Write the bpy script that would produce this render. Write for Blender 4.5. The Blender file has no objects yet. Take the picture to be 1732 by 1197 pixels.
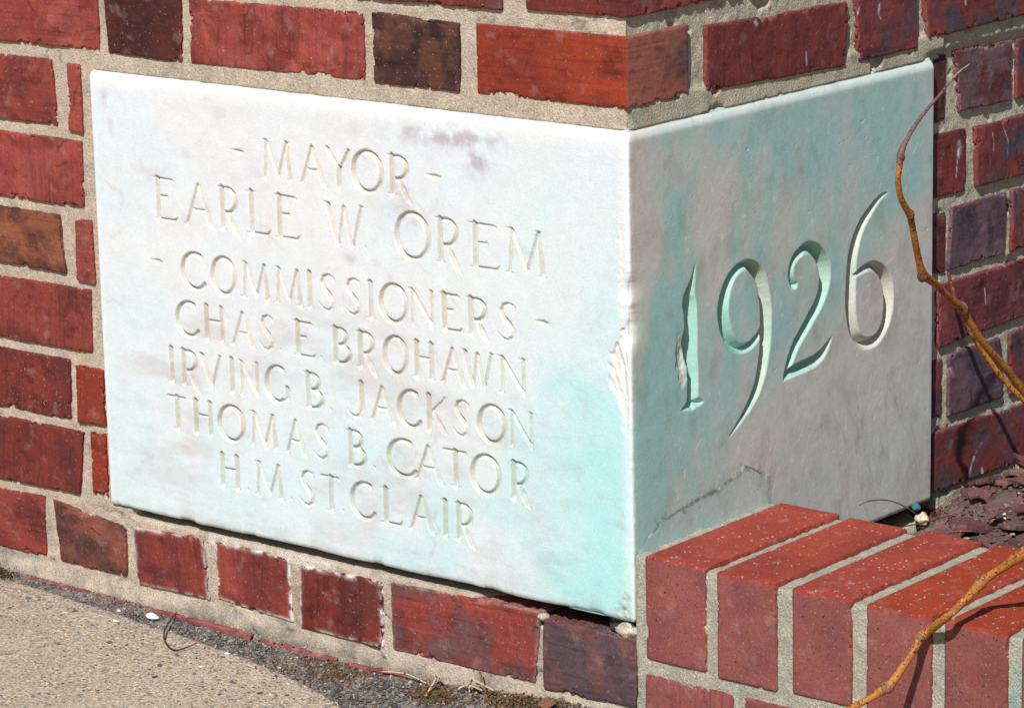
import bpy, math, random
import numpy as np
from mathutils import Matrix, Vector

random.seed(7)
scene = bpy.context.scene

# ------------------------------------------------------------------ camera
CP = np.array([1.6638151, -2.1585295, 0.8885878])
yaw, pitch, roll, FPX = 2.2633957, -0.2351814, -0.0219067, 5764.887
fw = np.array([math.cos(pitch) * math.cos(yaw), math.cos(pitch) * math.sin(yaw), math.sin(pitch)])
rr = np.cross(fw, [0, 0, 1]); rr /= np.linalg.norm(rr); uu = np.cross(rr, fw)
Rv = math.cos(roll) * rr + math.sin(roll) * uu
Uv = -math.sin(roll) * rr + math.cos(roll) * uu
cam_data = bpy.data.cameras.new('camera')
cam = bpy.data.objects.new('camera', cam_data)
scene.collection.objects.link(cam)
cam.matrix_world = Matrix(((Rv[0], Uv[0], -fw[0], CP[0]), (Rv[1], Uv[1], -fw[1], CP[1]), (Rv[2], Uv[2], -fw[2], CP[2]), (0, 0, 0, 1)))
cam_data.sensor_fit = 'HORIZONTAL'
cam_data.sensor_width = 36
cam_data.lens = FPX / 1732 * 36
cam_data.clip_start = 0.05
cam_data.clip_end = 500
scene.camera = cam

# ------------------------------------------------------------------ light
SUN = np.array([0.275, -0.66, 0.72]); SUN /= np.linalg.norm(SUN)
world = bpy.data.worlds.new('World'); scene.world = world
world.use_nodes = True
wn = world.node_tree.nodes; wl = world.node_tree.links
sky = wn.new('ShaderNodeTexSky'); sky.sky_type = 'NISHITA'; sky.sun_disc = False
sky.sun_elevation = math.asin(SUN[2])
sky.sun_rotation = math.atan2(SUN[0], SUN[1])
bg = wn['Background']; bg.inputs['Strength'].default_value = 0.05
wl.new(sky.outputs[0], bg.inputs['Color'])
sd = bpy.data.lights.new('sun', 'SUN'); sd.energy = 4.9; sd.angle = math.radians(0.5); sd.color = (1.0, 0.97, 0.93)
sun = bpy.data.objects.new('sun', sd); scene.collection.objects.link(sun)
sun.rotation_euler = Vector(SUN).to_track_quat('Z', 'Y').to_euler()
sun.location = (1, -3, 4)
scene.view_settings.view_transform = 'Standard'
scene.view_settings.look = 'None'
scene.view_settings.gamma = 1
scene.view_settings.exposure = 0.0
scene.view_settings.use_curve_mapping = False

# ------------------------------------------------------------------ numpy noise (mm coordinates)
def _hash(ix, iy, iz, seed):
    h = (ix.astype(np.uint32) * np.uint32(374761393)) ^ (iy.astype(np.uint32) * np.uint32(668265263)) ^ (iz.astype(np.uint32) * np.uint32(2147483647 - 101)) ^ np.uint32((seed * 2654435761) & 0xffffffff)
    h = (h ^ (h >> np.uint32(13))) * np.uint32(1274126177)
    h = (h ^ (h >> np.uint32(16))) * np.uint32(2246822519)
    return ((h ^ (h >> np.uint32(15))) & np.uint32(0xffffff)).astype(np.float32) / np.float32(0xffffff)

NROT = np.array(Matrix.Rotation(0.61, 3, 'Y') @ Matrix.Rotation(0.47, 3, 'X') @ Matrix.Rotation(0.53, 3, 'Z'), dtype=np.float32)
def noise(P, scale, seed=0):
    """value noise in -1..1; scale = feature size in mm (scalar or 3-vector)"""
    Q = (np.asarray(P, dtype=np.float32) / np.asarray(scale, dtype=np.float32)) @ NROT + np.float32(1000.37 + 17 * (seed % 13))
    F = np.floor(Q); T = Q - F; T = T * T * (3 - 2 * T); I = F.astype(np.int64)
    x, y, z = I[..., 0], I[..., 1], I[..., 2]
    tx, ty, tz = T[..., 0], T[..., 1], T[..., 2]
    def h(a, b, c): return _hash(x + a, y + b, z + c, seed)
    c00 = h(0, 0, 0) * (1 - tx) + h(1, 0, 0) * tx
    c10 = h(0, 1, 0) * (1 - tx) + h(1, 1, 0) * tx
    c01 = h(0, 0, 1) * (1 - tx) + h(1, 0, 1) * tx
    c11 = h(0, 1, 1) * (1 - tx) + h(1, 1, 1) * tx
    return ((c00 * (1 - ty) + c10 * ty) * (1 - tz) + (c01 * (1 - ty) + c11 * ty) * tz) * 2 - 1

def fbm(P, scale, octv=4, seed=0, gain=0.55):
    s = 0; a = 1; t = 0; sc = np.asarray(scale, dtype=np.float32)
    for k in range(octv):
        s = s + a * noise(P, sc, seed + 31 * k); t += a; a *= gain; sc = sc / 2.03
    return s / t

def sst(x, a, b):
    t = np.clip((x - a) / (b - a), 0, 1); return t * t * (3 - 2 * t)

def lin(r, g, b, irr=1.0):
    c = np.array([r, g, b], dtype=np.float32) / 255
    c = np.where(c <= 0.04045, c / 12.92, ((c + 0.055) / 1.055) ** 2.4)
    return (c / irr).astype(np.float32)

def mix(c, d, t):
    t = np.asarray(t)[..., None]
    return c * (1 - t) + d * t

def polydist(X, Z, pts):
    """distance from grid points to a polyline, plus interpolated third value"""
    best = np.full(X.shape, 1e9, dtype=np.float32); val = np.zeros(X.shape, dtype=np.float32)
    for a, b in zip(pts[:-1], pts[1:]):
        dx, dz = b[0] - a[0], b[1] - a[1]; L2 = dx * dx + dz * dz + 1e-9
        t = np.clip(((X - a[0]) * dx + (Z - a[1]) * dz) / L2, 0, 1)
        d = np.hypot(X - a[0] - t * dx, Z - a[1] - t * dz)
        m = d < best
        best = np.where(m, d, best)
        if len(a) > 2: val = np.where(m, a[2] + t * (b[2] - a[2]), val)
    return best, val

# ------------------------------------------------------------------ materials
def mat_base(name, rough=0.8, col=(0.5, 0.5, 0.5), spec=0.3):
    m = bpy.data.materials.new(name); m.use_nodes = True
    b = m.node_tree.nodes['Principled BSDF']
    b.inputs['Roughness'].default_value = rough
    b.inputs['Specular IOR Level'].default_value = spec
    b.inputs['Base Color'].default_value = (*col, 1)
    return m

def mat_attr(name, rough=0.8, spec=0.3, grain=0.25, gscale=700, bump=0.4, bscale=900, bdist=0.0006, speck=None, speck_scale=400, speck_th=0.62, sub=0.0, bump2=None):
    """colour comes from the mesh attribute 'Col', times a fine grain; fine relief by bump"""
    m = mat_base(name, rough, spec=spec); nt = m.node_tree; N = nt.nodes; L = nt.links
    b = N['Principled BSDF']
    at = N.new('ShaderNodeAttribute'); at.attribute_name = 'Col'
    tc = N.new('ShaderNodeTexCoord')
    n1 = N.new('ShaderNodeTexNoise'); n1.inputs['Scale'].default_value = gscale; n1.inputs['Detail'].default_value = 3; n1.inputs['Roughness'].default_value = 0.65
    L.new(tc.outputs['Object'], n1.inputs['Vector'])
    mr = N.new('ShaderNodeMapRange'); mr.inputs['From Min'].default_value = 0.3; mr.inputs['From Max'].default_value = 0.7
    mr.inputs['To Min'].default_value = 1 - grain; mr.inputs['To Max'].default_value = 1 + grain
    L.new(n1.outputs['Fac'], mr.inputs['Value'])
    mu = N.new('ShaderNodeVectorMath'); mu.operation = 'SCALE'
    L.new(at.outputs['Color'], mu.inputs[0]); L.new(mr.outputs[0], mu.inputs['Scale'])
    outc = mu.outputs[0]
    if speck:
        for k, (c, th, sc) in enumerate(speck):
            n2 = N.new('ShaderNodeTexNoise'); n2.inputs['Scale'].default_value = sc; n2.inputs['Detail'].default_value = 1
            mp = N.new('ShaderNodeMapping'); mp.inputs['Location'].default_value = (3.7 * k + 1, 1.3 * k, 2.1)
            L.new(tc.outputs['Object'], mp.inputs['Vector']); L.new(mp.outputs[0], n2.inputs['Vector'])
            r2 = N.new('ShaderNodeMapRange'); r2.inputs['From Min'].default_value = th; r2.inputs['From Max'].default_value = th + 0.05
            L.new(n2.outputs['Fac'], r2.inputs['Value'])
            mx = N.new('ShaderNodeMix'); mx.data_type = 'RGBA'
            mx.inputs[7].default_value = (*c, 1)
            L.new(r2.outputs[0], mx.inputs[0]); L.new(outc, mx.inputs[6]); outc = mx.outputs[2]
    L.new(outc, b.inputs['Base Color'])
    n3 = N.new('ShaderNodeTexNoise'); n3.inputs['Scale'].default_value = bscale; n3.inputs['Detail'].default_value = 4; n3.inputs['Roughness'].default_value = 0.6
    L.new(tc.outputs['Object'], n3.inputs['Vector'])
    bp = N.new('ShaderNodeBump'); bp.inputs['Strength'].default_value = bump; bp.inputs['Distance'].default_value = bdist
    L.new(n3.outputs['Fac'], bp.inputs['Height']); L.new(bp.outputs[0], b.inputs['Normal'])
    if sub:
        b.inputs['Subsurface Weight'].default_value = sub
        b.inputs['Subsurface Radius'].default_value = (0.004, 0.003, 0.0025)
    return m

M_marble = mat_attr('weathered_marble', rough=0.6, spec=0.3, grain=0.075, gscale=520, bump=0.5, bscale=800, bdist=0.0006)
M_brick = mat_attr('fired_brick', rough=0.7, spec=0.3, grain=0.22, gscale=650, bump=0.5, bscale=900, bdist=0.0006,
                   speck=[((0.30, 0.20, 0.16), 0.70, 500), ((0.04, 0.02, 0.025), 0.70, 420)])
M_mortar = mat_attr('sandy_mortar', rough=0.95, spec=0.2, grain=0.34, gscale=560, bump=0.9, bscale=560, bdist=0.0017,
                    speck=[((0.74, 0.69, 0.64), 0.69, 560), ((0.17, 0.14, 0.12), 0.70, 500)])
M_walk = mat_attr('aggregate_concrete', rough=0.95, spec=0.15, grain=0.5, gscale=330, bump=1.0, bscale=330, bdist=0.003,
                  speck=[((0.66, 0.60, 0.50), 0.63, 330), ((0.14, 0.13, 0.14), 0.68, 260), ((0.42, 0.20, 0.09), 0.70, 280), ((0.72, 0.69, 0.62), 0.70, 240), ((0.25, 0.19, 0.13), 0.64, 200)])
M_grit = mat_attr('grit_stone', rough=0.75, spec=0.35, grain=0.25, gscale=900, bump=0.3, bscale=900)
M_bark = mat_attr('vine_bark', rough=0.65, spec=0.4, grain=0.25, gscale=500, bump=0.4, bscale=500, bdist=0.0005,
                  speck=[((0.07, 0.025, 0.012), 0.60, 420), ((0.5, 0.28, 0.12), 0.66, 500)])
M_soil = mat_attr('dark_soil', rough=1.0, spec=0.1, grain=0.5, gscale=300, bump=1.0, bscale=350, bdist=0.003)

# ------------------------------------------------------------------ object helpers
COL = scene.collection
def thing(name, label, cat, loc=(0, 0, 0), group=None):
    o = bpy.data.objects.new(name, None); COL.objects.link(o); o.empty_display_size = 0.05
    o.location = loc; o['label'] = label; o['category'] = cat
    if group: o['group'] = group
    return o

def mesh_obj(name, V, Fq, mat, parent=None, col=None, smooth=True, normals=None, tris=False):
    """V in mm (n,3); Fq (m,4) or (m,3) int array"""
    V = np.asarray(V, dtype=np.float32) * 0.001
    Fq = np.asarray(Fq, dtype=np.int32); k = Fq.shape[1]
    me = bpy.data.meshes.new(name)
    me.vertices.add(len(V)); me.vertices.foreach_set('co', V.ravel())
    me.loops.add(Fq.size); me.loops.foreach_set('vertex_index', Fq.ravel())
    me.polygons.add(len(Fq)); me.polygons.foreach_set('loop_start', np.arange(0, Fq.size, k, dtype=np.int32))
    me.update(calc_edges=True)
    me.polygons.foreach_set('use_smooth', np.full(len(Fq), smooth, dtype=bool))
    if col is not None:
        a = me.attributes.new('Col', 'FLOAT_COLOR', 'POINT')
        c = np.ones((len(V), 4), dtype=np.float32); c[:, :3] = np.clip(col, 0.004, 0.9); a.data.foreach_set('color', c.ravel())
    if normals is not None:
        me.normals_split_custom_set_from_vertices(np.asarray(normals, dtype=np.float32))
    me.materials.append(mat)
    o = bpy.data.objects.new(name, me); COL.objects.link(o)
    if parent is not None:
        o.parent = parent
        o.matrix_parent_inverse = Matrix.Translation(-Vector(parent.location))
    return o

def grid_faces(n, m, flip=False):
    """(n,m) vertex grid -> quads"""
    i = np.arange(n - 1)[:, None] * m + np.arange(m - 1)[None, :]
    q = np.stack([i, i + 1, i + m + 1, i + m], -1)
    if flip: q = q[..., ::-1]
    return q

# ================================================================== CORNERSTONE
W1, W2, H = 629.0, 459.5, 420.0
RE = 3.0; D0 = RE * (1 - 2 ** -0.5)
RT = 11.0; DT = RT * (1 - 2 ** -0.5)

def rnd(d, r):
    t = np.clip(r - d, 0, r); return r - np.sqrt(np.maximum(r * r - t * t, 0))

def chips(z):
    P = np.stack([z * 0, z * 0, z], -1)
    n = fbm(P, 24, 3, 5)
    base = np.clip(n - 0.05, 0, 1) * 2.0 + np.abs(fbm(P, 9, 3, 9)) * 0.4
    z1 = sst(z, 228, 262) * (1 - sst(z, 300, 318))
    z2 = np.exp(-((z - 262) / 20) ** 2)
    return base * (0.8 + 1.2 * z1) + 4.0 * z1 * np.clip(0.4 + n, 0, 1) + 2.0 * z2 * np.clip(.3 + n, 0, 1)

LET = {}
TH, ST = 1.85, 3.05
def ell(cx, cy, rx, ry, a0, a1, n=22, thick=ST, thin=TH, tilt=12):
    out = []
    for k in range(n + 1):
        a = math.radians(a0 + (a1 - a0) * k / n)
        w = thin + (thick - thin) * abs(math.cos(a - math.radians(tilt))) ** 1.5
        out.append((cx + rx * math.cos(a), cy + ry * math.sin(a), w))
    return out

def ser(x, y, l, w=0.95):     # short finishing stroke; l = half length as a fraction of width
    return [(x - l, y, 0.35), (x, y, w), (x + l, y, 0.35)]

def glyph(ch, w, h):
    """strokes of one engraved roman capital, x,y in 0..1 of its box, third value the half width in mm"""
    s = 3.6 / w; o = 0.035
    e = 2.0 / w
    if ch == 'I': return [[(.5, 1 - o, ST), (.5, .5, ST - .3), (.5, o, ST)], ser(.5, 1 - .02, .5), ser(.5, .02, .5)]
    if ch == 'M':
        return [[(.17, .96, TH), (.10, .03, TH + .1)], ser(.10, .02, .10), [(.02, .985, .4), (.14, .97, 1.2), (.20, .93, 2.0), (.50, .16, 1.5), (.53, .07, .5)],
                [(.80, .96, TH), (.53, .10, TH)], ser(.82, .98, .09), [(.82, .96, 1.9), (.90, .03, ST)], ser(.90, .02, .10)]
    if ch == 'A':
        return [[(.50, 1.0, .6), (.47, .93, TH), (.12, .02, TH)], ser(.11, .02, .11), [(.50, 1.0, .6), (.53, .92, 1.8), (.86, .05, ST), (1.0, -.03, .5)], [(.26, .40, .9), (.45, .36, 1.2), (.74, .39, .9)]]
    if ch == 'Y': return [[(.08, .98, 1.2), (.14, .95, 2.1), (.52, .47, 2.0)], ser(.11, .98, .12), [(.88, .96, TH), (.54, .47, TH)], ser(.88, .98, .12), [(.52, .50, ST), (.52, .02, ST)], ser(.52, .02, .13)]
    if ch == 'O': return [ell(.5, .5, .5 - e, .5, 0, 360, 40, tilt=18)]
    if ch == 'C': return [ell(.56, .5, .56 - e, .5 - .01, 62, 318, 34, tilt=18)[0:] , [(.80, .94, 1.1), (.86, .88, .5)], [(.93, .17, 1.0), (1.0, .24, .5)]]
    if ch == 'G': return [ell(.52, .5, .52 - e, .5 - .01, 58, 300, 32, tilt=18), [(.80, .07, 1.2), (.92, .16, ST - .2), (.92, .42, ST)], [(.74, .43, .4), (.92, .43, 1.0), (1.0, .43, .4)], [(.78, .94, 1.2), (.86, .87, .6)]]
    if ch == 'R':
        return [[(.20, .97, ST), (.20, .03, ST)], [(.0, .99, .4), (.15, .97, 1.3)], ser(.20, .02, .18), [(.18, .97, 1.2)] + ell(.42, .69, .36, .28, 85, -85, 14, tilt=0) + [(.25, .40, TH)],
                [(.48, .42, 1.5), (.62, .18, ST), (.80, -.06, ST - .2), (.98, -.19, .5)]]
    if ch == 'P': return []
    if ch == 'B':
        return [[(.22, .97, ST), (.22, .03, ST)], [(.0, .99, .4), (.2, .97, 1.2)], [(.06, .02, .4), (.22, .03, 1.2)], [(.22, .97, 1.1)] + ell(.42, .745, .32, .225, 88, -88, 12, tilt=0) + [(.24, .52, TH)],
                [(.24, .52, TH)] + ell(.46, .27, .42, .25, 88, -88, 14, tilt=0) + [(.22, .02, TH)]]
    if ch == 'E':
        return [[(.22, .97, ST), (.22, .04, ST)], [(.0, .99, .4), (.20, .975, 1.4), (.80, .965, 1.3), (.90, .93, .6)], [(.24, .57, 1.1), (.60, .57, 1.2)], [(.58, .61, .8), (.60, .52, .6)],
                [(.04, .02, .4), (.22, .03, 1.3), (.86, .03, 1.4), (.99, .12, .6)]]
    if ch == 'L': return [[(.26, .97, ST), (.26, .04, ST)], ser(.26, .98, .22), [(.04, .02, .4), (.26, .03, 1.4), (.86, .03, 1.5), (.98, .14, .7)]]
    if ch == 'H':
        return [[(.20, .97, ST), (.20, .03, ST)], [(.82, .97, ST - .2), (.82, .03, ST - .2)], ser(.20, .98, .17), ser(.20, .02, .17), ser(.82, .98, .16), ser(.82, .02, .16), [(.2, .57, 1.1), (.82, .57, 1.2)]]
    if ch == 'N':
        return [[(.17, .95, TH + .1), (.15, .03, TH + .1)], ser(.15, .02, .13), [(.0, .98, .4), (.13, .97, 1.3), (.22, .90, 2.1), (.84, .12, 1.8), (.88, .0, .5)], [(.86, .97, TH + .1), (.87, .05, TH)], ser(.87, .98, .13)]
    if ch == 'V': return [[(.10, .97, 1.6), (.18, .92, ST), (.53, .08, 1.8)], ser(.12, .98, .12), [(.88, .97, TH), (.53, .05, TH)], ser(.89, .98, .11), [(.53, .1, 1.6), (.55, -.03, .5)]]
    if ch == 'W':
        return [[(.07, .97, 1.5), (.12, .92, ST), (.33, .05, 1.8)], ser(.08, .98, .09), [(.50, .98, .6), (.48, .90, TH), (.35, .05, TH)], [(.50, .98, .6), (.52, .9, 2.0), (.68, .05, 1.9)], [(.92, .97, TH), (.70, .04, TH)], ser(.93, .98, .08)]
    if ch == 'S':
        return [[(.88, .86, .7), (.78, .95, 1.2), (.55, .99, 1.3), (.30, .92, 1.7), (.22, .78, 2.0), (.34, .62, 2.3), (.62, .45, 2.6), (.80, .28, 2.3), (.76, .11, 1.8), (.52, .01, 1.3), (.25, .06, 1.2), (.06, .19, .6)], [(.88, .95, .5), (.87, .82, .8)]]
    if ch == 'T': return [[(.52, .96, ST), (.52, .03, ST)], ser(.52, .02, .22), [(.0, .93, .6), (.06, .97, 1.2), (.52, .97, 1.4), (.94, .97, 1.2), (1.0, .93, .6)]]
    if ch == 'J': return [[(.80, .97, ST), (.80, .25, ST), (.68, .07, 1.7), (.48, .0, 1.3), (.22, .05, 1.2), (.02, .22, .5)], ser(.80, .98, .20)]
    if ch == 'K': return [[(.16, .97, ST), (.16, .03, ST)], ser(.16, .98, .15), ser(.16, .02, .15), [(.86, .96, 1.2), (.20, .48, 1.3)], ser(.86, .98, .13), [(.36, .56, 1.6), (.78, .06, ST), (.97, -.03, .6)]]
    if ch == '.': return [[(.5, .09, 1.2), (.62, .06, .9)]]
    return []

LINES = [
 [('M', -412.2, -374.2, 338.8, 374.6), ('A', -367.8, -333.3, 339.1, 374.7), ('Y', -336.1, -303.4, 339.4, 374.8), ('O', -304.1, -267.4, 339.6, 374.9), ('R', -263.0, -234.0, 339.9, 375.0)],
 [('E', -552.1, -519.4, 286.5, 326.3), ('A', -513.3, -472.1, 286.5, 326.2), ('R', -469.2, -439.3, 286.4, 326.2), ('L', -435.2, -402.9, 286.4, 326.2), ('E', -399.7, -367.4, 286.4, 326.1), ('W', -338.8, -291.1, 286.3, 326.1), ('.', -293.4, -286.5, 286.3, 326.1), ('O', -256.1, -215.7, 286.3, 326.0), ('R', -210.4, -179.5, 286.2, 326.0), ('E', -173.3, -137.8, 286.2, 325.9), ('M', -132.7, -87.8, 286.2, 325.9)],
 [('C', -519.6, -487.1, 226.8, 260.1), ('O', -481.1, -449.1, 226.8, 260.1), ('M', -443.3, -407.2, 226.9, 260.1), ('M', -402.2, -367.2, 227.0, 260.1), ('I', -363.4, -354.8, 227.0, 260.1), ('S', -349.2, -326.2, 227.1, 260.1), ('S', -318.1, -296.1, 227.1, 260.1), ('I', -292.0, -281.0, 227.1, 260.1), ('O', -276.8, -243.2, 227.2, 260.1), ('N', -243.6, -211.9, 227.2, 260.1), ('E', -207.9, -181.5, 227.3, 260.2), ('R', -177.5, -150.4, 227.4, 260.2), ('S', -143.6, -120.3, 227.4, 260.2)],
 [('C', -529.0, -498.1, 181.3, 213.2), ('H', -495.1, -465.0, 181.3, 213.3), ('A', -459.8, -427.2, 181.2, 213.3), ('S', -423.6, -403.4, 181.2, 213.4), ('.', -400.0, -394.2, 181.2, 213.4), ('E', -382.1, -353.8, 181.1, 213.4), ('.', -350.4, -344.7, 181.1, 213.5), ('B', -335.7, -310.3, 181.1, 213.5), ('R', -305.4, -280.4, 181.0, 213.6), ('O', -274.4, -244.9, 181.0, 213.6), ('H', -240.6, -213.5, 181.0, 213.7), ('A', -209.4, -178.3, 180.9, 213.7), ('W', -184.1, -147.8, 180.9, 213.7), ('N', -144.0, -110.9, 180.8, 213.8)],
 [('I', -541.4, -532.1, 134.4, 167.6), ('R', -526.7, -499.2, 134.5, 167.6), ('V', -502.3, -470.6, 134.5, 167.6), ('I', -463.5, -455.8, 134.6, 167.6), ('N', -451.6, -424.5, 134.7, 167.6), ('G', -418.7, -388.5, 134.8, 167.6), ('B', -370.7, -345.6, 134.9, 167.6), ('.', -341.1, -335.4, 134.9, 167.6), ('J', -319.4, -296.4, 135.0, 167.6), ('A', -292.7, -260.4, 135.1, 167.6), ('C', -259.5, -230.7, 135.2, 167.6), ('K', -226.7, -200.3, 135.3, 167.6), ('S', -195.9, -175.0, 135.4, 167.6), ('O', -167.9, -135.4, 135.5, 167.6), ('N', -134.1, -104.3, 135.5, 167.6)],
 [('T', -545.1, -519.9, 89.7, 121.7), ('H', -513.8, -484.5, 89.6, 121.7), ('O', -480.1, -445.5, 89.6, 121.8), ('M', -439.8, -404.1, 89.5, 121.8), ('A', -396.9, -367.8, 89.4, 121.9), ('S', -362.1, -339.9, 89.4, 121.9), ('B', -322.1, -296.0, 89.3, 122.0), ('.', -290.6, -284.9, 89.2, 122.0), ('C', -273.2, -238.1, 89.2, 122.1), ('A', -243.0, -206.5, 89.1, 122.1), ('T', -208.6, -180.4, 89.1, 122.1), ('O', -177.1, -142.6, 89.0, 122.2), ('R', -133.5, -109.4, 88.9, 122.2)],
 [('H', -482.7, -452.5, 43.5, 75.4), ('.', -447.2, -441.2, 43.3, 75.4), ('M', -436.1, -399.1, 43.2, 75.4), ('.', -393.2, -387.3, 43.0, 75.4), ('S', -381.0, -359.9, 42.9, 75.4), ('T', -354.2, -330.2, 42.7, 75.3), ('.', -330.3, -324.6, 42.6, 75.3), ('C', -318.5, -287.4, 42.5, 75.3), ('L', -283.2, -256.0, 42.3, 75.3), ('A', -250.6, -218.3, 42.1, 75.3), ('I', -212.0, -202.5, 41.9, 75.3), ('R', -196.7, -172.5, 41.8, 75.2)]]
DASH = [(-451.3, -431.7, 360.5), (-219.7, -199.9, 361.1), (-558.3, -541.5, 247.5), (-103.1, -84.7, 248.6)]

NUM = [
 [[(89.6, 293, .6), (85.5, 279, 3.2), (80.5, 266, 8.0), (81.5, 258, 9.0), (83.5, 237, 8.2), (84.3, 216, 7.2), (85.2, 196, 7.4), (84.6, 183, 7.4), (84.0, 176, 7.6)], [(71.5, 262.5, .6), (76, 259, 4.0), (80, 256, 6)], [(80, 243, 5), (78.5, 231, 7.5), (80, 216, 6), (82, 208, 5)], [(69.4, 171.1, .8), (77, 173.0, 3.2), (84.5, 174.5, 4.5), (93, 173.2, 3.4), (98.8, 172.3, 1.2)]],
 [[(187.5, 256, 7.2), (180.9, 270.4, 5.6), (164.3, 279.9, 4.2), (147.9, 277.1, 4.6), (135.9, 267.1, 6.2), (128.9, 248.9, 7.6), (131.2, 231.9, 7.2), (139.5, 217, 5.6), (153.2, 208.0, 4.2), (167.1, 207.9, 4.0), (177.7, 212.8, 3.6), (186, 220.3, 2.8)],
  [(164.3, 279.9, 4.2), (182.5, 264.7, 6.5), (190.2, 242.4, 8.0), (190.9, 216.1, 8.2), (188.4, 195.4, 7.6), (180.0, 170.9, 6.2), (163.2, 152.2, 4.0), (136.9, 133.7, .6)]],
 [[(236.7, 248.5, 3.2), (233.5, 249.5, 4.0), (229.6, 256.4, 3.6), (229.7, 264.4, 3.6), (237.0, 273.5, 4.2), (253.9, 278.8, 5.0), (269.3, 272.3, 7.0), (280.3, 258.2, 8.8), (280.8, 241.5, 8.2), (272.1, 226.1, 6.8), (253.8, 209.3, 6.0), (236.5, 194.1, 5.4), (226.7, 180.3, 4.6), (219.2, 170.3, 1.5)],
  [(219.0, 167.5, 1.6), (228, 171.5, 4.8), (246.0, 173.0, 5.6), (264.9, 174.6, 5.6), (277.7, 178.6, 5.0), (285.1, 184.2, 3.4), (292.5, 190.8, .7)]],
 [[(380.1, 306.9, .6), (371, 305.0, 2.2), (359.9, 299.3, 3.6), (342.0, 286.8, 5.4), (330.8, 272.1, 6.4), (324.8, 255.4, 7.2), (322.9, 234.2, 7.8), (322.5, 212.7, 7.8), (326.4, 194.0, 6.8), (334.0, 181.5, 5.4), (347.3, 174.3, 5.4), (364.6, 175.0, 5.4), (378.1, 185.8, 6.2), (384.0, 203.2, 7.8), (382.0, 221.7, 8.0), (372.9, 235.7, 6.4), (357.5, 244.1, 4.4), (341.3, 243.3, 3.4), (326.3, 239.3, 1.8)]],
]

def carve(X, Z, strokes, k, cap=99, seed=0):
    P = np.stack([X, X * 0, Z], -1)
    wob = noise(P, 6, 3 + seed) * 0.22 + noise(P, 2.2, 5 + seed) * 0.10
    D = np.zeros(X.shape, dtype=np.float32)
    for s in strokes:
        # capsule field with varying half width
        for a, b in zip(s[:-1], s[1:]):
            dx, dz = b[0] - a[0], b[1] - a[1]; L2 = dx * dx + dz * dz + 1e-9
            t = np.clip(((X - a[0]) * dx + (Z - a[1]) * dz) / L2, 0, 1)
            d = np.hypot(X - a[0] - t * dx, Z - a[1] - t * dz)
            D = np.maximum(D, (a[2] + t * (b[2] - a[2])) - d)
    D = np.where(D > 0, np.maximum(D + wob * np.minimum(D, 1), 0), 0)
    return np.minimum(D * k, cap)

def smooth_curve(pts, n=5):
    out = []
    P = [pts[0]] + list(pts) + [pts[-1]]
    for i in range(1, len(P) - 2):
        p0, p1, p2, p3 = [np.array(q, dtype=float) for q in P[i - 1:i + 3]]
        for k in range(n):
            t = k / n
            out.append(tuple(0.5 * ((2 * p1) + (-p0 + p2) * t + (2 * p0 - 5 * p1 + 4 * p2 - p3) * t * t + (-p0 + 3 * p1 - 3 * p2 + p3) * t ** 3)))
    out.append(tuple(pts[-1]))
    return out

stone = thing('cornerstone', 'pale engraved marble cornerstone set in the brick corner, names on one face, date on other', 'cornerstone', (0, 0, 0))

TEAL = np.array([0.37, 0.68, 0.63], dtype=np.float32)
WHITE = np.array([0.69, 0.71, 0.73], dtype=np.float32)
MAUVE = np.array([0.60, 0.575, 0.545], dtype=np.float32)

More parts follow.
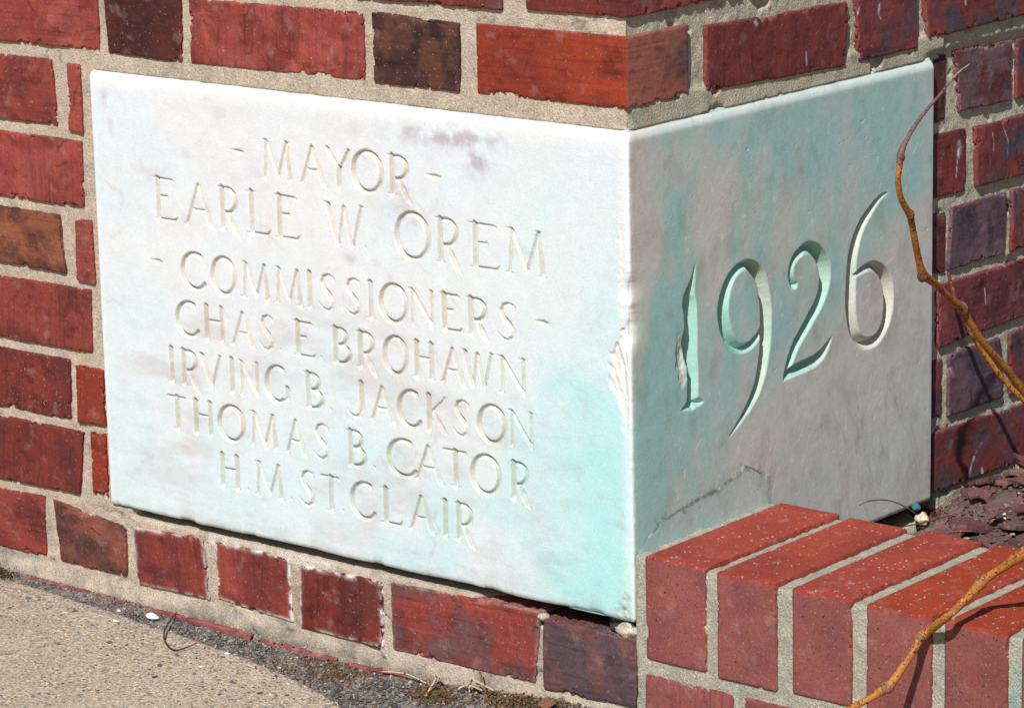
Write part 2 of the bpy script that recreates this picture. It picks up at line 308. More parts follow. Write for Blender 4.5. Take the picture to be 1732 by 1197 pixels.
def stone_face(side):
    if side == 'L':
        st = 0.85; Wd = W1
    else:
        st = 1.0; Wd = W2
    dr = 4.0 * (1 - 2 ** -0.5)          # outer vertical edge rounding
    us = np.concatenate([[D0, D0 + .25, D0 + .6, 1.6, 2.3, 3.1], np.arange(4.0, Wd - 4, st), [Wd - 3.2, Wd - 2.4, Wd - 1.8, Wd - dr]])
    zb = 6 * (1 - 2 ** -0.5)
    zs = np.concatenate([[zb, zb + .5, zb + 1.2], np.arange(4.0, H - RT, st), np.linspace(H - RT, H - DT, 12)])
    U, Z = np.meshgrid(us.astype(np.float32), zs.astype(np.float32), indexing='ij')
    X = -U if side == 'L' else U          # in-plane coordinate as traced
    PP = np.stack([X, np.full_like(X, 0 if side == 'L' else 300), Z], -1)
    # ---- carving
    carves = []; D = np.zeros_like(X); own = np.full(X.shape, -1, dtype=np.int32)
    items = []
    if side == 'L':
        for line in LINES:
            for ch, x0, x1, z0, z1 in line:
                w, h = x1 - x0, z1 - z0
                ss = [[(x0 + p[0] * w, z0 + p[1] * h, p[2]) for p in s] for s in glyph(ch, w, h)]
                items.append(('full_stop' if ch == '.' else 'letter', ss, 1.8, 5.0))
        for x0, x1, z in DASH:
            items.append(('dash', [[(x0, z + .6, .3), (x0 + .62 * (x1 - x0), z - .6, 2.7), (x1, z - .2, .3)]], 1.1, 3))
    else:
        for s in NUM:
            items.append(('numeral', [smooth_curve(q, 5) for q in s], 1.6, 14.0))
    for idx, (nm, ss, k, cap) in enumerate(items):
        allp = [p for s in ss for p in s]
        x0 = min(p[0] for p in allp) - 11; x1 = max(p[0] for p in allp) + 11
        z0 = min(p[1] for p in allp) - 11; z1 = max(p[1] for p in allp) + 11
        iu = np.where((X[:, 0] >= x0) & (X[:, 0] <= x1))[0]; iz = np.where((Z[0] >= z0) & (Z[0] <= z1))[0]
        sl = np.ix_(iu, iz)
        d = carve(X[sl], Z[sl], ss, k, cap, idx % 7)
        own[sl] = np.where((d > D[sl]) & (d > 0.03), idx, own[sl]); D[sl] = np.maximum(D[sl], d)
    # ---- edges
    T = rnd(np.clip(H - Z, 0, None), RT)
    wv = fbm(PP, 40, 3, 14) * 0.5
    rb = 6.0
    Bt = rnd(Z, rb)
    c = chips(zs.astype(np.float32))[None, :]
    q = c + T + Bt
    e = np.exp(-np.clip(U - D0, 0, None) / 6)
    Oe = rnd(Wd - U, 4.0)
    dep = rnd(U, RE) + T + Bt + c * e + Oe
    face = np.clip((U - D0) / 8, 0, 1)
    dep = dep + face * (fbm(PP, 60, 3, 21) * 0.45 + fbm(PP, 6, 3, 22) * 0.10 + 0.4 * sst(-Z, -20, 0) * fbm(PP, 12, 3, 4))
    # rough broken patches along the arris
    if side == 'L':
        ax = 4 + 20 * np.exp(-((Z - 215) / 32) ** 2) + 7 * fbm(PP * [0, 0, 1], 22, 3, 61); zc = sst(Z, 150, 190) * (1 - sst(Z, 254, 262))
        patch = sst(ax + 6 * fbm(PP, 9, 2, 63) - U, 0, 3.5) * zc * face
        rid = np.abs(noise(np.stack([X + 0.25 * Z, X * 0, Z], -1), (3.2, 1, 26), 8))
        dep = dep + patch * (1.6 + 2.6 * rid + 1.2 * fbm(PP, 5, 3, 65)) * (0.4 + .6 * sst(U, 0, 10))
        p2 = sst(11 + 5 * fbm(PP, 9, 2, 73) - U, 0, 3) * sst(Z, 262, 270) * (1 - sst(Z, 330, 345)) * face
        dep = dep + p2 * (0.7 + 0.6 * fbm(PP, 7, 3, 67))
        # worn, pitted bottom corner
        rr_ = np.hypot(U / 34, Z / 40) + 0.25 * fbm(PP, 12, 3, 68)
        worn = (1 - sst(rr_, 0.45, 0.9)) * face
        dep = dep + worn * (1.2 + 1.5 * np.abs(fbm(PP, 5, 3, 69)))
        patch = np.maximum(patch, 0.7 * p2)
        # nibbled lower edge
        dep = dep + np.clip(fbm(PP * [1, 0, 0], 30, 4, 70) - 0.12, 0, 1) * 14 * np.exp(-Z / 5) * face
        dep = dep + 0.5 * np.clip(fbm(PP * [1, 0, 1], (45, 1, 9), 3, 79), 0, 1) * (1 - sst(Z, 5, 26))
    else:
        worn = 0 * U
        p2 = sst(5 + 3 * fbm(PP, 9, 2, 74) - U, 0, 3) * face
        dep = dep + 0.5 * p2
        patch = 0 * U
        # break beside the figure one
        rr_ = np.hypot((X - 69 + .12 * (Z - 215)) / 9, (Z - 214) / 30) + 0.35 * fbm(PP, 8, 3, 75)
        brk = 1 - sst(rr_, 0.6, 0.95)
        dep = dep + brk * (0.9 + 1.1 * np.abs(fbm(np.stack([X, X * 0, Z], -1), (4, 1, 14), 3, 76)))
        dep = dep + 1.4 * (1 - sst(rr_, 0.2, 0.5)) * brk
        # small pits
        pit = np.clip(noise(PP, 2.6, 81) - 0.86, 0, 1) * 5
        dep = dep + np.minimum(pit, .6) * face
        # shallow rebate above the planter joint
        line = [(6, 70), (20, 74), (40, 80), (62, 86), (85, 92.0), (110, 98), (135, 103), (150, 108), (160, 118), (166, 112), (176, 100), (186, 92)]
        line = [(6, 60), (18, 72), (34, 78), (58, 84), (90, 88), (120, 90.5), (146, 97), (158, 103), (168, 99), (180, 92), (196, 86)]
        zl = np.interp(X, [p[0] for p in line], [p[1] for p in line]) + 1.5 * fbm(PP * [1, 0, 0], 14, 3, 77)
        below = sst(zl - Z, -0.5, 0.8) * sst(X, 4, 12) * (1 - sst(X, 190, 200))
        dep = dep - 0.7 * below
    nk = sst(fbm(PP * [1, 0, .3], 9, 3, 160) - .03 * np.clip(H - Z, 0, 99), .22, .4) * (1 - sst(H - Z, 5, 14)) + sst(fbm(PP * [0, 0, 1], 8, 3, 161) - .05 * U, .15, .35) * (1 - sst(U, 2, 8))
    dep = dep + .7 * nk * face
    depth = dep + D
    # ---- positions
    if side == 'L':
        V = np.stack([-(U + q * e), depth, Z + 0.0 * Z], -1)
    else:
        V = np.stack([-depth, U + q * e, Z], -1)
    # irregular outlines of the block
    V[..., 2] += np.where(Z < 30, (1 - sst(Z, 0, 30)), 0) * fbm(np.abs(PP * [1, 0, 0]) * (1 if side == 'L' else 1), 55, 3, 90) * 2.0 * np.clip(U / 20, 0, 1)
    # ---- colour
    base = np.broadcast_to(WHITE, X.shape + (3,)).copy()
    big = fbm(PP, 130, 4, 40); med = fbm(PP, 45, 4, 41); sm = fbm(PP, 9, 3, 42)
    if side == 'L':
        # cool and warm drifts
        base = mix(base, np.array([.64, .72, .78], dtype=np.float32), sst(big, -.2, .5) * .8)
        base = mix(base, np.array([.70, .66, .61], dtype=np.float32), sst(med, .12, .6) * .30)
        low = 1 - sst(Z, 60, 330)
        base = mix(base, np.array([.62, .69, .71], dtype=np.float32), low * .6)
        pk = sst(fbm(PP, (70, 1, 22), 4, 43), .02, .45) * (1 - sst(np.abs(Z - 125), 70, 150)) * (1 - sst(-X, 560, 620))
        base = mix(base, np.array([.56, .52, .53], dtype=np.float32), pk * .6)
        tl = sst(fbm(PP, 85, 4, 44) + .25 * low, .02, .5) * low
        base = mix(base, np.array([.46, .70, .73], dtype=np.float32), tl * (.30 + .25 * sst(X, -420, -150)))
        # copper wash, strongest towards the right and the foot
        wr = sst(X, -230, -15)
        arc = np.hypot((X + 62) / 78, (Z - 110) / 98) + 0.10 * fbm(PP, 50, 3, 45)
        inside = 1 - sst(arc, .90, 1.02)
        rim = np.exp(-((arc - .90) / .13) ** 2) * sst(X, -120, -80)
        gc = wr * (0.25 + .55 * (1 - sst(Z, 120, 400))) * (0.65 + .6 * med)
        t = np.clip(gc * .75 + inside * .14 + rim * .24 + sst(X + 8 * med, -85, -25) * (1 - sst(Z, 90, 230)) * .38, 0, .8)
        base = mix(base, np.array([.38, .70, .71], dtype=np.float32), t)
        t2 = np.exp(-(((X + 110) / 60) ** 2 + ((Z - 325) / 50) ** 2)) * (.5 + .8 * med)
        base = mix(base, np.array([.55, .76, .74], dtype=np.float32), np.clip(t2 * .5, 0, 1))
        # purple-grey smudges
        for (cx, cz, rx, rz, a) in [(-185, 399, 44, 13, 1.1), (-160, 378, 13, 13, 1.15), (-560, 330, 30, 12, .3), (-250, 330, 40, 16, .3), (-420, 340, 30, 20, .22), (-226, 398, 30, 9, .5), (-606, 395, 7, 10, .6), (-602, 368, 4, 8, .5), (-118, 308, 14, 6, .35), (-488, 305, 10, 7, .5), (-505, 352, 12, 6, .35), (-308, 277, 7, 5, .6), (-520, 290, 18, 8, .3), (-596, 300, 14, 10, .35), (-460, 396, 25, 8, .25), (-310, 395, 30, 8, .25)]:
            g = np.exp(-(((X - cx) / rx) ** 2 + ((Z - cz) / rz) ** 2)) * np.clip(.55 + 1.5 * fbm(PP, 10, 4, 46), 0, 1.3)
            base = mix(base, np.array([.42, .36, .40], dtype=np.float32), np.clip(g * a, 0, .8))
        vein = np.exp(-np.abs(fbm(PP, 90, 5, 47)) * 60) * sst(med, 0, .4)
        base = mix(base, np.array([.45, .42, .42], dtype=np.float32), vein * .42)
        # hairline vein
        hv, _ = polydist(X, Z + 2.5 * fbm(PP, 16, 3, 48), [(-128, 152), (-100, 148), (-70, 151), (-45, 158), (-30, 160)])
        base = mix(base, np.array([.55, .36, .34], dtype=np.float32), np.exp(-(hv / .8) ** 2) * .3 * np.clip(.5 + 2 * fbm(PP, 8, 2, 149), 0, 1))
        # patina washed off the broken arris, earth in it
        base = mix(base, np.array([.74, .72, .68], dtype=np.float32), np.clip(patch * .9, 0, 1))
        nick = 0
        dirt = patch * sst(np.abs(noise(np.stack([X + 0.25 * Z, X * 0, Z], -1), (3.2, 1, 26), 8)), .25, .7)
        base = mix(base, np.array([.40, .29, .23], dtype=np.float32), np.clip(dirt * .6 * np.clip(.5 + 1.5 * fbm(PP, 20, 2, 170), 0, 1), 0, 1))
        wd = worn * sst(fbm(PP, 6, 4, 49), -.05, .35)
        base = mix(base, np.array([.50, .50, .44], dtype=np.float32), np.clip(worn * .5, 0, 1))
        base = mix(base, np.array([.14, .17, .12], dtype=np.float32), np.clip(wd * .75, 0, 1))
        # paler bands at the margins
        base = mix(base, np.array([.79, .80, .80], dtype=np.float32), np.clip((1 - sst(H - Z, 6, 24)) * .8 + (1 - sst(U, 3, 12 + 3)) * .5 * (1 - worn) + (1 - sst(Wd - U, 3, 10)) * .4, 0, 1))
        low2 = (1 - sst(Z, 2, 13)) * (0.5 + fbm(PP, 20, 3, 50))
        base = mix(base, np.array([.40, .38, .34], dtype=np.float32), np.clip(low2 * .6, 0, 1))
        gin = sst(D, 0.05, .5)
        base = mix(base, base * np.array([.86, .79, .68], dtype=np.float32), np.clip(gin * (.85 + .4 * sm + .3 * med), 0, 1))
        ring = sst(D, .02, .15) * (1 - gin) * sst(fbm(PP, 12, 3, 51), .15, .45)
        base = mix(base, np.array([.45, .34, .40], dtype=np.float32), ring * .5)
    else:
        st1 = fbm(np.stack([X, X * 0, Z], -1), (34, 1, 85), 5, 52)
        st2 = fbm(np.stack([X, X * 0, Z], -1), (11, 1, 70), 3, 53)
        wx = X + 22 * st1 + 9 * fbm(PP, 30, 3, 54)
        left_edge = np.interp(Z, [0, 60, 120, 165, 200, 235, 270, 320, 360, 420], [-30, -30, -20, 0, 8, 20, 32, 40, 38, 30])
        t = sst(wx - left_edge, -5, 9)
        right_edge = np.interp(Z, [0, 80, 130, 180, 230, 280, 330, 420], [70, 120, 130, 250, 330, 390, 560, 600])
        t = t * (1 - sst(wx - right_edge, -45, 45) * .92)
        # bare greyish tongues inside the wash
        for (cx, cz, rx, rz, a) in [(120, 345, 34, 48, .95), (118, 300, 16, 50, .9), (70, 385, 60, 18, .6), (215, 300, 22, 45, .5), (40, 110, 14, 60, .1), (205, 150, 60, 50, .35), (330, 330, 50, 40, .2), (185, 340, 14, 50, .45)]:
            g = np.exp(-(((wx - cx - .18 * (Z - cz)) / rx) ** 2 + ((Z + 14 * st2 - cz) / rz) ** 2) ** 2.6)
            t = t * (1 - a * g)
        t = t * (.50 + .50 * sst(.5 * st2 + .4 * st1 + .9 * fbm(PP, (22, 1, 34), 4, 155), -.35, .3))
        t = np.clip(t + .5 * np.exp(-((X - 18) / 26) ** 2) * (1 - sst(Z, 150, 230)) + .25 * np.exp(-((X - 230) / 120) ** 2 - ((Z - 385) / 60) ** 2), 0, 1)
        base = np.broadcast_to(MAUVE, X.shape + (3,)).copy()
        base = mix(base, np.array([.58, .61, .60], dtype=np.float32), sst(big, -.3, .4) * .75)
        base = mix(base, np.array([.48, .43, .385], dtype=np.float32), sst(med, .05, .6) * .5)
        base = mix(base, np.array([.335, .585, .55], dtype=np.float32), t * .84)
        deep = np.exp(-((X - 40) / 40) ** 2 - ((Z - 170) / 120) ** 2) * (.6 + .7 * st1)
        base = mix(base, np.array([.25, .57, .51], dtype=np.float32), np.clip(deep * .6, 0, 1))
        # scratches and bird specks
        rs = np.random.RandomState(5)
        for k in range(230):
            cx, cz = rs.uniform(60, 450), rs.uniform(15, 290) if rs.rand() < .8 else rs.uniform(200, 400)
            a = rs.uniform(40, 90); L = rs.uniform(1, 12) * (1 if rs.rand() < .5 else .3)
            if rs.rand() < .3: a = rs.uniform(5, 30)
            if rs.rand() < .25: cx, cz = rs.uniform(290, 450), rs.uniform(20, 230)
            dx, dz = L * math.cos(math.radians(a)), L * math.sin(math.radians(a))
            iu = np.where(np.abs(us - cx) < 16)[0]; iz = np.where(np.abs(zs - cz) < 16)[0]
            if len(iu) < 2 or len(iz) < 2: continue
            sl = np.ix_(iu, iz)
            dd, _ = polydist(X[sl], Z[sl], [(cx - dx / 2, cz - dz / 2), (cx + dx / 2, cz + dz / 2)])
            base[sl] = mix(base[sl], np.array([.80, .80, .78], dtype=np.float32), np.exp(-(dd / rs.uniform(.5, .9)) ** 2) * rs.uniform(.3, .8))
        for k in range(8):       # rubbed marks near the six
            cx, cz = 352 + k * 4.2, 200 + k * 1.2
            iu = np.where(np.abs(us - cx) < 16)[0]; iz = np.where(np.abs(zs - cz) < 16)[0]; sl = np.ix_(iu, iz)
            dd, _ = polydist(X[sl], Z[sl], [(cx - 3, cz - 6), (cx + 3, cz + 6)])
            base[sl] = mix(base[sl], np.array([.78, .76, .74], dtype=np.float32), np.exp(-(dd / 1.1) ** 2) * .5 * (D[sl] < .1))
        for (cx, cz, r_) in [(168, 346, 3.0), (205, 330, 2.2), (128, 310, 2.6), (190, 375, 1.8), (150, 118, 3), (230, 92, 3), (262, 300, 2), (115, 352, 1.8), (300, 120, 2.4), (345, 96, 2.6), (400, 130, 3), (390, 60, 4)]:
            g_ = np.exp(-(((X - cx) / r_) ** 2 + ((Z - cz) / (r_ * 1.2)) ** 2))
            base = mix(base, np.array([.74, .74, .71], dtype=np.float32), np.clip(g_ * .8, 0, 1)); 
        spk = sst(noise(PP, 1.7, 84), .90, .98)
        base = mix(base, np.array([.80, .80, .78], dtype=np.float32), spk * .7)
        spk = sst(noise(PP, 2.1, 85), .95, .99)
        base = mix(base, np.array([.12, .14, .13], dtype=np.float32), spk * .6)
        # greenish streak lines near foot at far side
        vs = np.exp(-np.abs(fbm(np.stack([X + .3 * Z, X * 0, Z], -1), (30, 1, 120), 4, 86)) * 35) * sst(X, 250, 330) * (1 - sst(Z, 110, 190))
        base = mix(base, np.array([.38, .35, .33], dtype=np.float32), vs * .45)
        base = mix(base, np.array([.42, .58, .57], dtype=np.float32), below * .55)
        dl = np.abs(Z - zl)
        dark = np.exp(-(dl / (1.0 + .8 * sst(X, 40, 120) * (1 - sst(X, 120, 160)))) ** 2) * sst(X, 6, 14) * (1 - sst(X, 180, 196)) * np.clip(1.0 + fbm(PP, 5, 3, 87) * 1.6, 0, 1)
        base = mix(base, np.array([.06, .065, .055], dtype=np.float32), np.clip(dark, 0, 1) * .92)
        dk2 = np.exp(-((dl - 1) / 5) ** 2) * sst(fbm(PP, 3.5, 3, 88), .12, .5) * sst(X, 6, 14) * (1 - sst(X, 190, 200))
        base = mix(base, np.array([.14, .15, .13], dtype=np.float32), dk2 * .7)
        topb = 1 - sst(H - Z, 8, 13)
        base = mix(base, np.array([.72, .78, .76], dtype=np.float32), topb * .6)  # sun on the top bevel put into the colour
        base = mix(base, np.array([.80, .76, .70], dtype=np.float32), np.clip(brk, 0, 1) * .5)
        gin = sst(D, .15, 1.2)
        ctone = mix(np.broadcast_to(np.array([.32, .63, .54], dtype=np.float32), X.shape + (3,)), np.array([.60, .60, .51], dtype=np.float32), np.clip(sst(X + 14 * st1, 250, 350) + .7 * np.exp(-((X - 190) / 14) ** 2), 0, 1))
        base = mix(base, ctone, gin * .85)
        base = mix(base, np.array([.70, .70, .68], dtype=np.float32), (1 - sst(U, 1, 4)) * .6)
    base = base * (1 + .05 * sm[..., None] + (.05 if side == 'R' else .025) * fbm(PP, 3.0, 2, 156)[..., None])
    if side == 'R': base = mix(base, base * np.array([.86, .84, .80], dtype=np.float32), sst(fbm(PP, (16, 1, 24), 4, 157), .05, .5) * .8)
    else: base = mix(base, base * np.array([.88, .86, .86], dtype=np.float32), sst(fbm(PP, (26, 1, 9), 4, 158), .1, .5) * (.25 + .75 * (1 - sst(Z, 90, 260))) * .6)
    # ---- normals over the whole sheet
    du = np.gradient(V, axis=0); dz = np.gradient(V, axis=1)
    Nn = np.cross(du, dz); Nn /= (np.linalg.norm(Nn, axis=-1, keepdims=True) + 1e-12)
    ref = np.array([0, -1, 0]) if side == 'L' else np.array([1, 0, 0])
    flip = (Nn.reshape(-1, 3).mean(0) @ ref) < 0
    if flip: Nn = -Nn
    n, m = U.shape
    q_ = grid_faces(n, m)
    if not flip: q_ = q_[..., ::-1]
    ow = np.stack([own[:-1, :-1], own[:-1, 1:], own[1:, 1:], own[1:, :-1]], -1).max(-1)
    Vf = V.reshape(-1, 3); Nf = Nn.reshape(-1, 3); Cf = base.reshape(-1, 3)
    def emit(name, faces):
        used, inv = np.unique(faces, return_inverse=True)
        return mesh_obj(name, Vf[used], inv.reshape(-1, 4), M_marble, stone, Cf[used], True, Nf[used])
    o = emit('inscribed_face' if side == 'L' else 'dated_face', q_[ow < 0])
    o['label'] = 'broad sunlit face with lines of carved names' if side == 'L' else 'narrower green-stained face with the carved year'
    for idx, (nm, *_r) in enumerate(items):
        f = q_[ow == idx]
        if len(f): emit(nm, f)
    # ---- returns behind the borders
    strips = []
    def ring(border, bcol, dirn, d1):
        """border (k,3); dirn outward in-plane unit vector, d1 inward unit vector of the block"""
        k_ = 0.05 if dirn[2] < -.5 else 1.0
        rows = [border, border + dirn * 1.3 * k_ + d1 * 2.2, border + dirn * 1.75 * k_ + d1 * 5, border + dirn * 1.75 * k_ + d1 * 70]
        G = np.stack(rows, 0); return G, np.stack([bcol] * 4, 0)
    inw = np.array([0, 1, 0]) if side == 'L' else np.array([-1, 0, 0])
    out = np.array([-1, 0, 0]) if side == 'L' else np.array([0, 1, 0])
    off = 0.0 if side == 'L' else 0.4
    for bd, bc, dv in ((V[:, -1], base[:, -1], np.array([0, 0, 1.0 + off * .1])), (V[:, 0], base[:, 0], np.array([0, 0, -1.0 - off * .1])), (V[-1], base[-1], out)):
        G, Cc = ring(bd, bc, dv * (2.0 if dv[2] > .5 else 1.0), inw)
        strips.append((G, Cc))
    vs_, fs_, cs_ = [], [], []; o0 = 0
    for G, Cc in strips:
        vs_.append(G.reshape(-1, 3)); cs_.append(Cc.reshape(-1, 3)); fs_.append(grid_faces(G.shape[0], G.shape[1]).reshape(-1, 4) + o0); o0 += G.shape[0] * G.shape[1]
    mesh_obj('block_return', np.concatenate(vs_), np.concatenate(fs_), M_marble, stone, np.concatenate(cs_) * .8)

stone_face('L')
stone_face('R')

# ================================================================== BRICKS
def A(r, g, b, irr=1.0): return lin(r, g, b, irr)
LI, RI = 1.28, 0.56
KIND = {  # base, second, blotch size, amount, roughness of relief
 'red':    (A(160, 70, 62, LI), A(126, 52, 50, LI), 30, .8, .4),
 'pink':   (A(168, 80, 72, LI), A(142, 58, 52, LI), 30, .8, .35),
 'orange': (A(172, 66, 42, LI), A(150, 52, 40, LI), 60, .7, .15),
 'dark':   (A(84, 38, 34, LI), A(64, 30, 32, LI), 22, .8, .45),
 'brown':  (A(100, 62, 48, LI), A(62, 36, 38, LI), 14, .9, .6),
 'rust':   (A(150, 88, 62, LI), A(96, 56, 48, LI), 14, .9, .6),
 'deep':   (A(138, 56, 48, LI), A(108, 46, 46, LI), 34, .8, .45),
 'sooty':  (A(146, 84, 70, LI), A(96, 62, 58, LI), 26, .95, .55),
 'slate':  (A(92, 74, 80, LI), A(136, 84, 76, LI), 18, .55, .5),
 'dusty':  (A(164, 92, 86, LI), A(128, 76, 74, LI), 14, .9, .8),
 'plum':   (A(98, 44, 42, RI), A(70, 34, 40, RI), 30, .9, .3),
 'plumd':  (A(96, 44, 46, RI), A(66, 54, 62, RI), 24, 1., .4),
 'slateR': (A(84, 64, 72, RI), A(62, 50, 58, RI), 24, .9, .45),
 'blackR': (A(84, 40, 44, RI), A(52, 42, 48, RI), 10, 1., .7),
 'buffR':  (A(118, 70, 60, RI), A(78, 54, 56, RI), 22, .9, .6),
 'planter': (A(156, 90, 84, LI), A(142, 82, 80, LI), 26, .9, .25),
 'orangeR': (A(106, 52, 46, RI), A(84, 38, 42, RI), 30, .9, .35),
}
_cnt = [0]
MARKS = []   # white drips on the side wall: polylines in (y,z)

def axis(a, b, step, deep=None):
    if deep == 'in':      # front surface at a, fading towards b
        L = b - a; v = [0, .8, 1.8, 3, 5, 9, 16, 40]
        return np.array([a + t for t in v if t < L] + [b], dtype=np.float32)
    if deep == 'out':
        L = b - a; v = [0, .8, 1.8, 3, 5, 9, 16, 40]
        return np.array([a] + [b - t for t in v[::-1] if t < L], dtype=np.float32)
    n = max(2, int(round((b - a) / step)))
    t = np.linspace(a, b, n + 1)
    if step < 3:          # extra loops at rounded ends
        t = np.concatenate([[a, a + .5], t[1:-1], [b - .5, b]])
    return t.astype(np.float32)

def box_surface(ax, ay, az, faces):
    V = []; Fs = []; off = 0
    for f in faces:
        if f[0] == 'x':
            v = ax[0] if f[1] == '0' else ax[-1]
            a, b = np.meshgrid(ay, az, indexing='ij'); P = np.stack([np.full_like(a, v), a, b], -1); fl = f[1] == '0'
        elif f[0] == 'y':
            v = ay[0] if f[1] == '0' else ay[-1]
            a, b = np.meshgrid(ax, az, indexing='ij'); P = np.stack([a, np.full_like(a, v), b], -1); fl = f[1] == '1'
        else:
            v = az[0] if f[1] == '0' else az[-1]
            a, b = np.meshgrid(ax, ay, indexing='ij'); P = np.stack([a, b, np.full_like(a, v)], -1); fl = f[1] == '0'
        q = grid_faces(*a.shape, flip=not fl).reshape(-1, 4) + off
        V.append(P.reshape(-1, 3)); Fs.append(q); off += a.size
    V = np.concatenate(V); Fs = np.concatenate(Fs)
    key = np.round(V * 100).astype(np.int64)
    k1 = (key[:, 0] * 1000003 + key[:, 1]) * 1000003 + key[:, 2]
    _, idx, inv = np.unique(k1, return_index=True, return_inverse=True)
    return V[idx], inv[Fs]

def make_brick(parent, lo, hi, kind, where, step=1.3, quad=None, round_r=1.7, kind2=None, eff=0.0, label=None, cracks=0, name='brick', rough=1.0, fleck=0, zmin_front=None):
    """where: 'L' front faces -y; 'R' front faces +x; 'C' corner; 'P' planter (front and top)"""
    _cnt[0] += 1; sd_ = _cnt[0] * 13 + 5
    rs = np.random.RandomState(sd_)
    x0, y0, z0 = lo; x1, y1, z1 = hi
    if where == 'L': ax, ay, az = axis(x0, x1, step), axis(y0, y1, step, 'in'), axis(z0, z1, step); fc = ['y0', 'x0', 'x1', 'z0', 'z1']
    elif where == 'R': ax, ay, az = axis(x0, x1, step, 'out'), axis(y0, y1, step), axis(z0, z1, step); fc = ['x1', 'y0', 'y1', 'z0', 'z1']
    elif where == 'C': ax, ay, az = axis(x0, x1, step), axis(y0, y1, step), axis(z0, z1, step); fc = ['y0', 'x1', 'z0', 'z1']
    else: ax, ay, az = axis(x0, x1, step), axis(y0, y1, step * 1.3), axis(z0, z1, step); fc = ['y0', 'z1', 'x0', 'x1', 'y1']
    if where == 'C':      # bed faces only need their rims
        pass
    V, Fq = box_surface(ax, ay, az, fc)
    lo_, hi_ = np.array(lo, dtype=np.float32), np.array(hi, dtype=np.float32)
    r = round_r
    ctr = np.clip(V, lo_ + r, hi_ - r)
    d = V - ctr; L = np.linalg.norm(d, axis=1, keepdims=True) + 1e-6
    nrm = d / L
    P0 = V + rs.uniform(0, 4000, 3)
    B, S, bs, amt, rel = KIND[kind]
    if kind == 'pink': S = S * .92
    if kind in ('red', 'deep', 'orange'): B, S = B * np.array([.84, .86, .84], dtype=np.float32), S * np.array([.76, .84, .84], dtype=np.float32)
    edge = np.clip((L[:, 0] - r * 1.001) / (r * 0.73), 0, 1)          # 1 at arrises before rounding
    V2 = ctr + nrm * r
    # distance (in the front plane) to the nearest arris
    if where in ('L',): de = np.minimum(np.minimum(V[:, 0] - x0, x1 - V[:, 0]), np.minimum(V[:, 2] - z0, z1 - V[:, 2]))
    elif where == 'R': de = np.minimum(np.minimum(V[:, 1] - y0, y1 - V[:, 1]), np.minimum(V[:, 2] - z0, z1 - V[:, 2]))
    elif where == 'C':
        dl = np.minimum(V[:, 0] - x0, np.minimum(V[:, 2] - z0, z1 - V[:, 2])); dr_ = np.minimum(y1 - V[:, 1], np.minimum(V[:, 2] - z0, z1 - V[:, 2]))
        de = np.where(V[:, 1] < y0 + .1, dl, dr_)
    else: de = np.sort(np.stack([V[:, 0] - x0, x1 - V[:, 0], V[:, 1] - y0, y1 - V[:, 1], z1 - V[:, 2], V[:, 2] - z0], 1), 1)[:, 1]
    n1 = fbm(P0, 26, 3, sd_); n2 = fbm(P0, 7, 3, sd_ + 1); n3 = fbm(P0, 60, 2, sd_ + 2)
    inward = 0.7 * rough * np.clip(n1 + .1, 0, 1) + rel * 1.1 * rough * np.abs(n2) * 0.8 + rel * 1.0 * np.clip(n2 - .25, 0, 1)
    # arris wear: chips bite deeper where the slow noise is high
    wear = np.exp(-np.clip(de, 0, None) / 2.2)
    bite = (1 - sst(de, 1.0, 6.0)) * sst(n1 * 1.0 + n2 * .8 + .5 * noise(P0, 2.6, sd_ + 3) - de * .07, .26, .5) * 4.5 * rough
    inward = inward + wear * .5 * np.abs(n2) * rough + bite
    # ragged outline
    J = np.stack([noise(P0, 17, sd_ + 4), noise(P0, 17, sd_ + 5), noise(P0, 17, sd_ + 6)], 1) * .45 + np.stack([noise(P0, 4, sd_ + 7), noise(P0, 4, sd_ + 8), noise(P0, 4, sd_ + 9)], 1) * .4
    J *= rough
    if where == 'L': J[:, 1] *= .3
    elif where == 'R': J[:, 0] *= .3
    elif where == 'C': J[:, 0] *= .6; J[:, 1] *= .6
    else: J *= .7
    # drawn and pitted cracks
    crk = np.zeros(len(V), dtype=np.float32)
    if cracks:
        a_, b_ = (V[:, 0], V[:, 2]) if where in 'LC' else (V[:, 1], V[:, 2])
        fa0, fa1 = (x0, x1) if where in 'LC' else (y0, y1)
        frontm = (np.abs(V[:, 1] - y0) < .1) if where in 'LC' else (np.abs(V[:, 0] - x1) < .1)
        for k in range(cracks):
            px, pz = rs.uniform(fa0 + 8, fa1 - 8), rs.choice([z0 + 2, z1 - 2, rs.uniform(z0, z1)])
            ang = rs.uniform(0, 6.28) if rs.rand() < .5 else (1.57 if pz < (z0 + z1) / 2 else -1.57) + rs.uniform(-.3, .3)
            pts = [(px, pz)]
            for j in range(rs.randint(3, 9)):
                ang += rs.uniform(-.35, .35) + (rs.choice([-1.3, 1.3]) if rs.rand() < .18 else 0); px += 3.5 * math.cos(ang); pz += 3.5 * math.sin(ang); pts.append((px, pz))
            dd, _ = polydist(a_, b_, pts)
            crk = np.maximum(crk, np.exp(-(dd / .72) ** 2) * frontm * np.clip(.85 + n2 * 1.2, 0, 1))
        inward = inward + crk * .5
    V3 = V2 - nrm * np.minimum(inward, 7)[:, None] + J
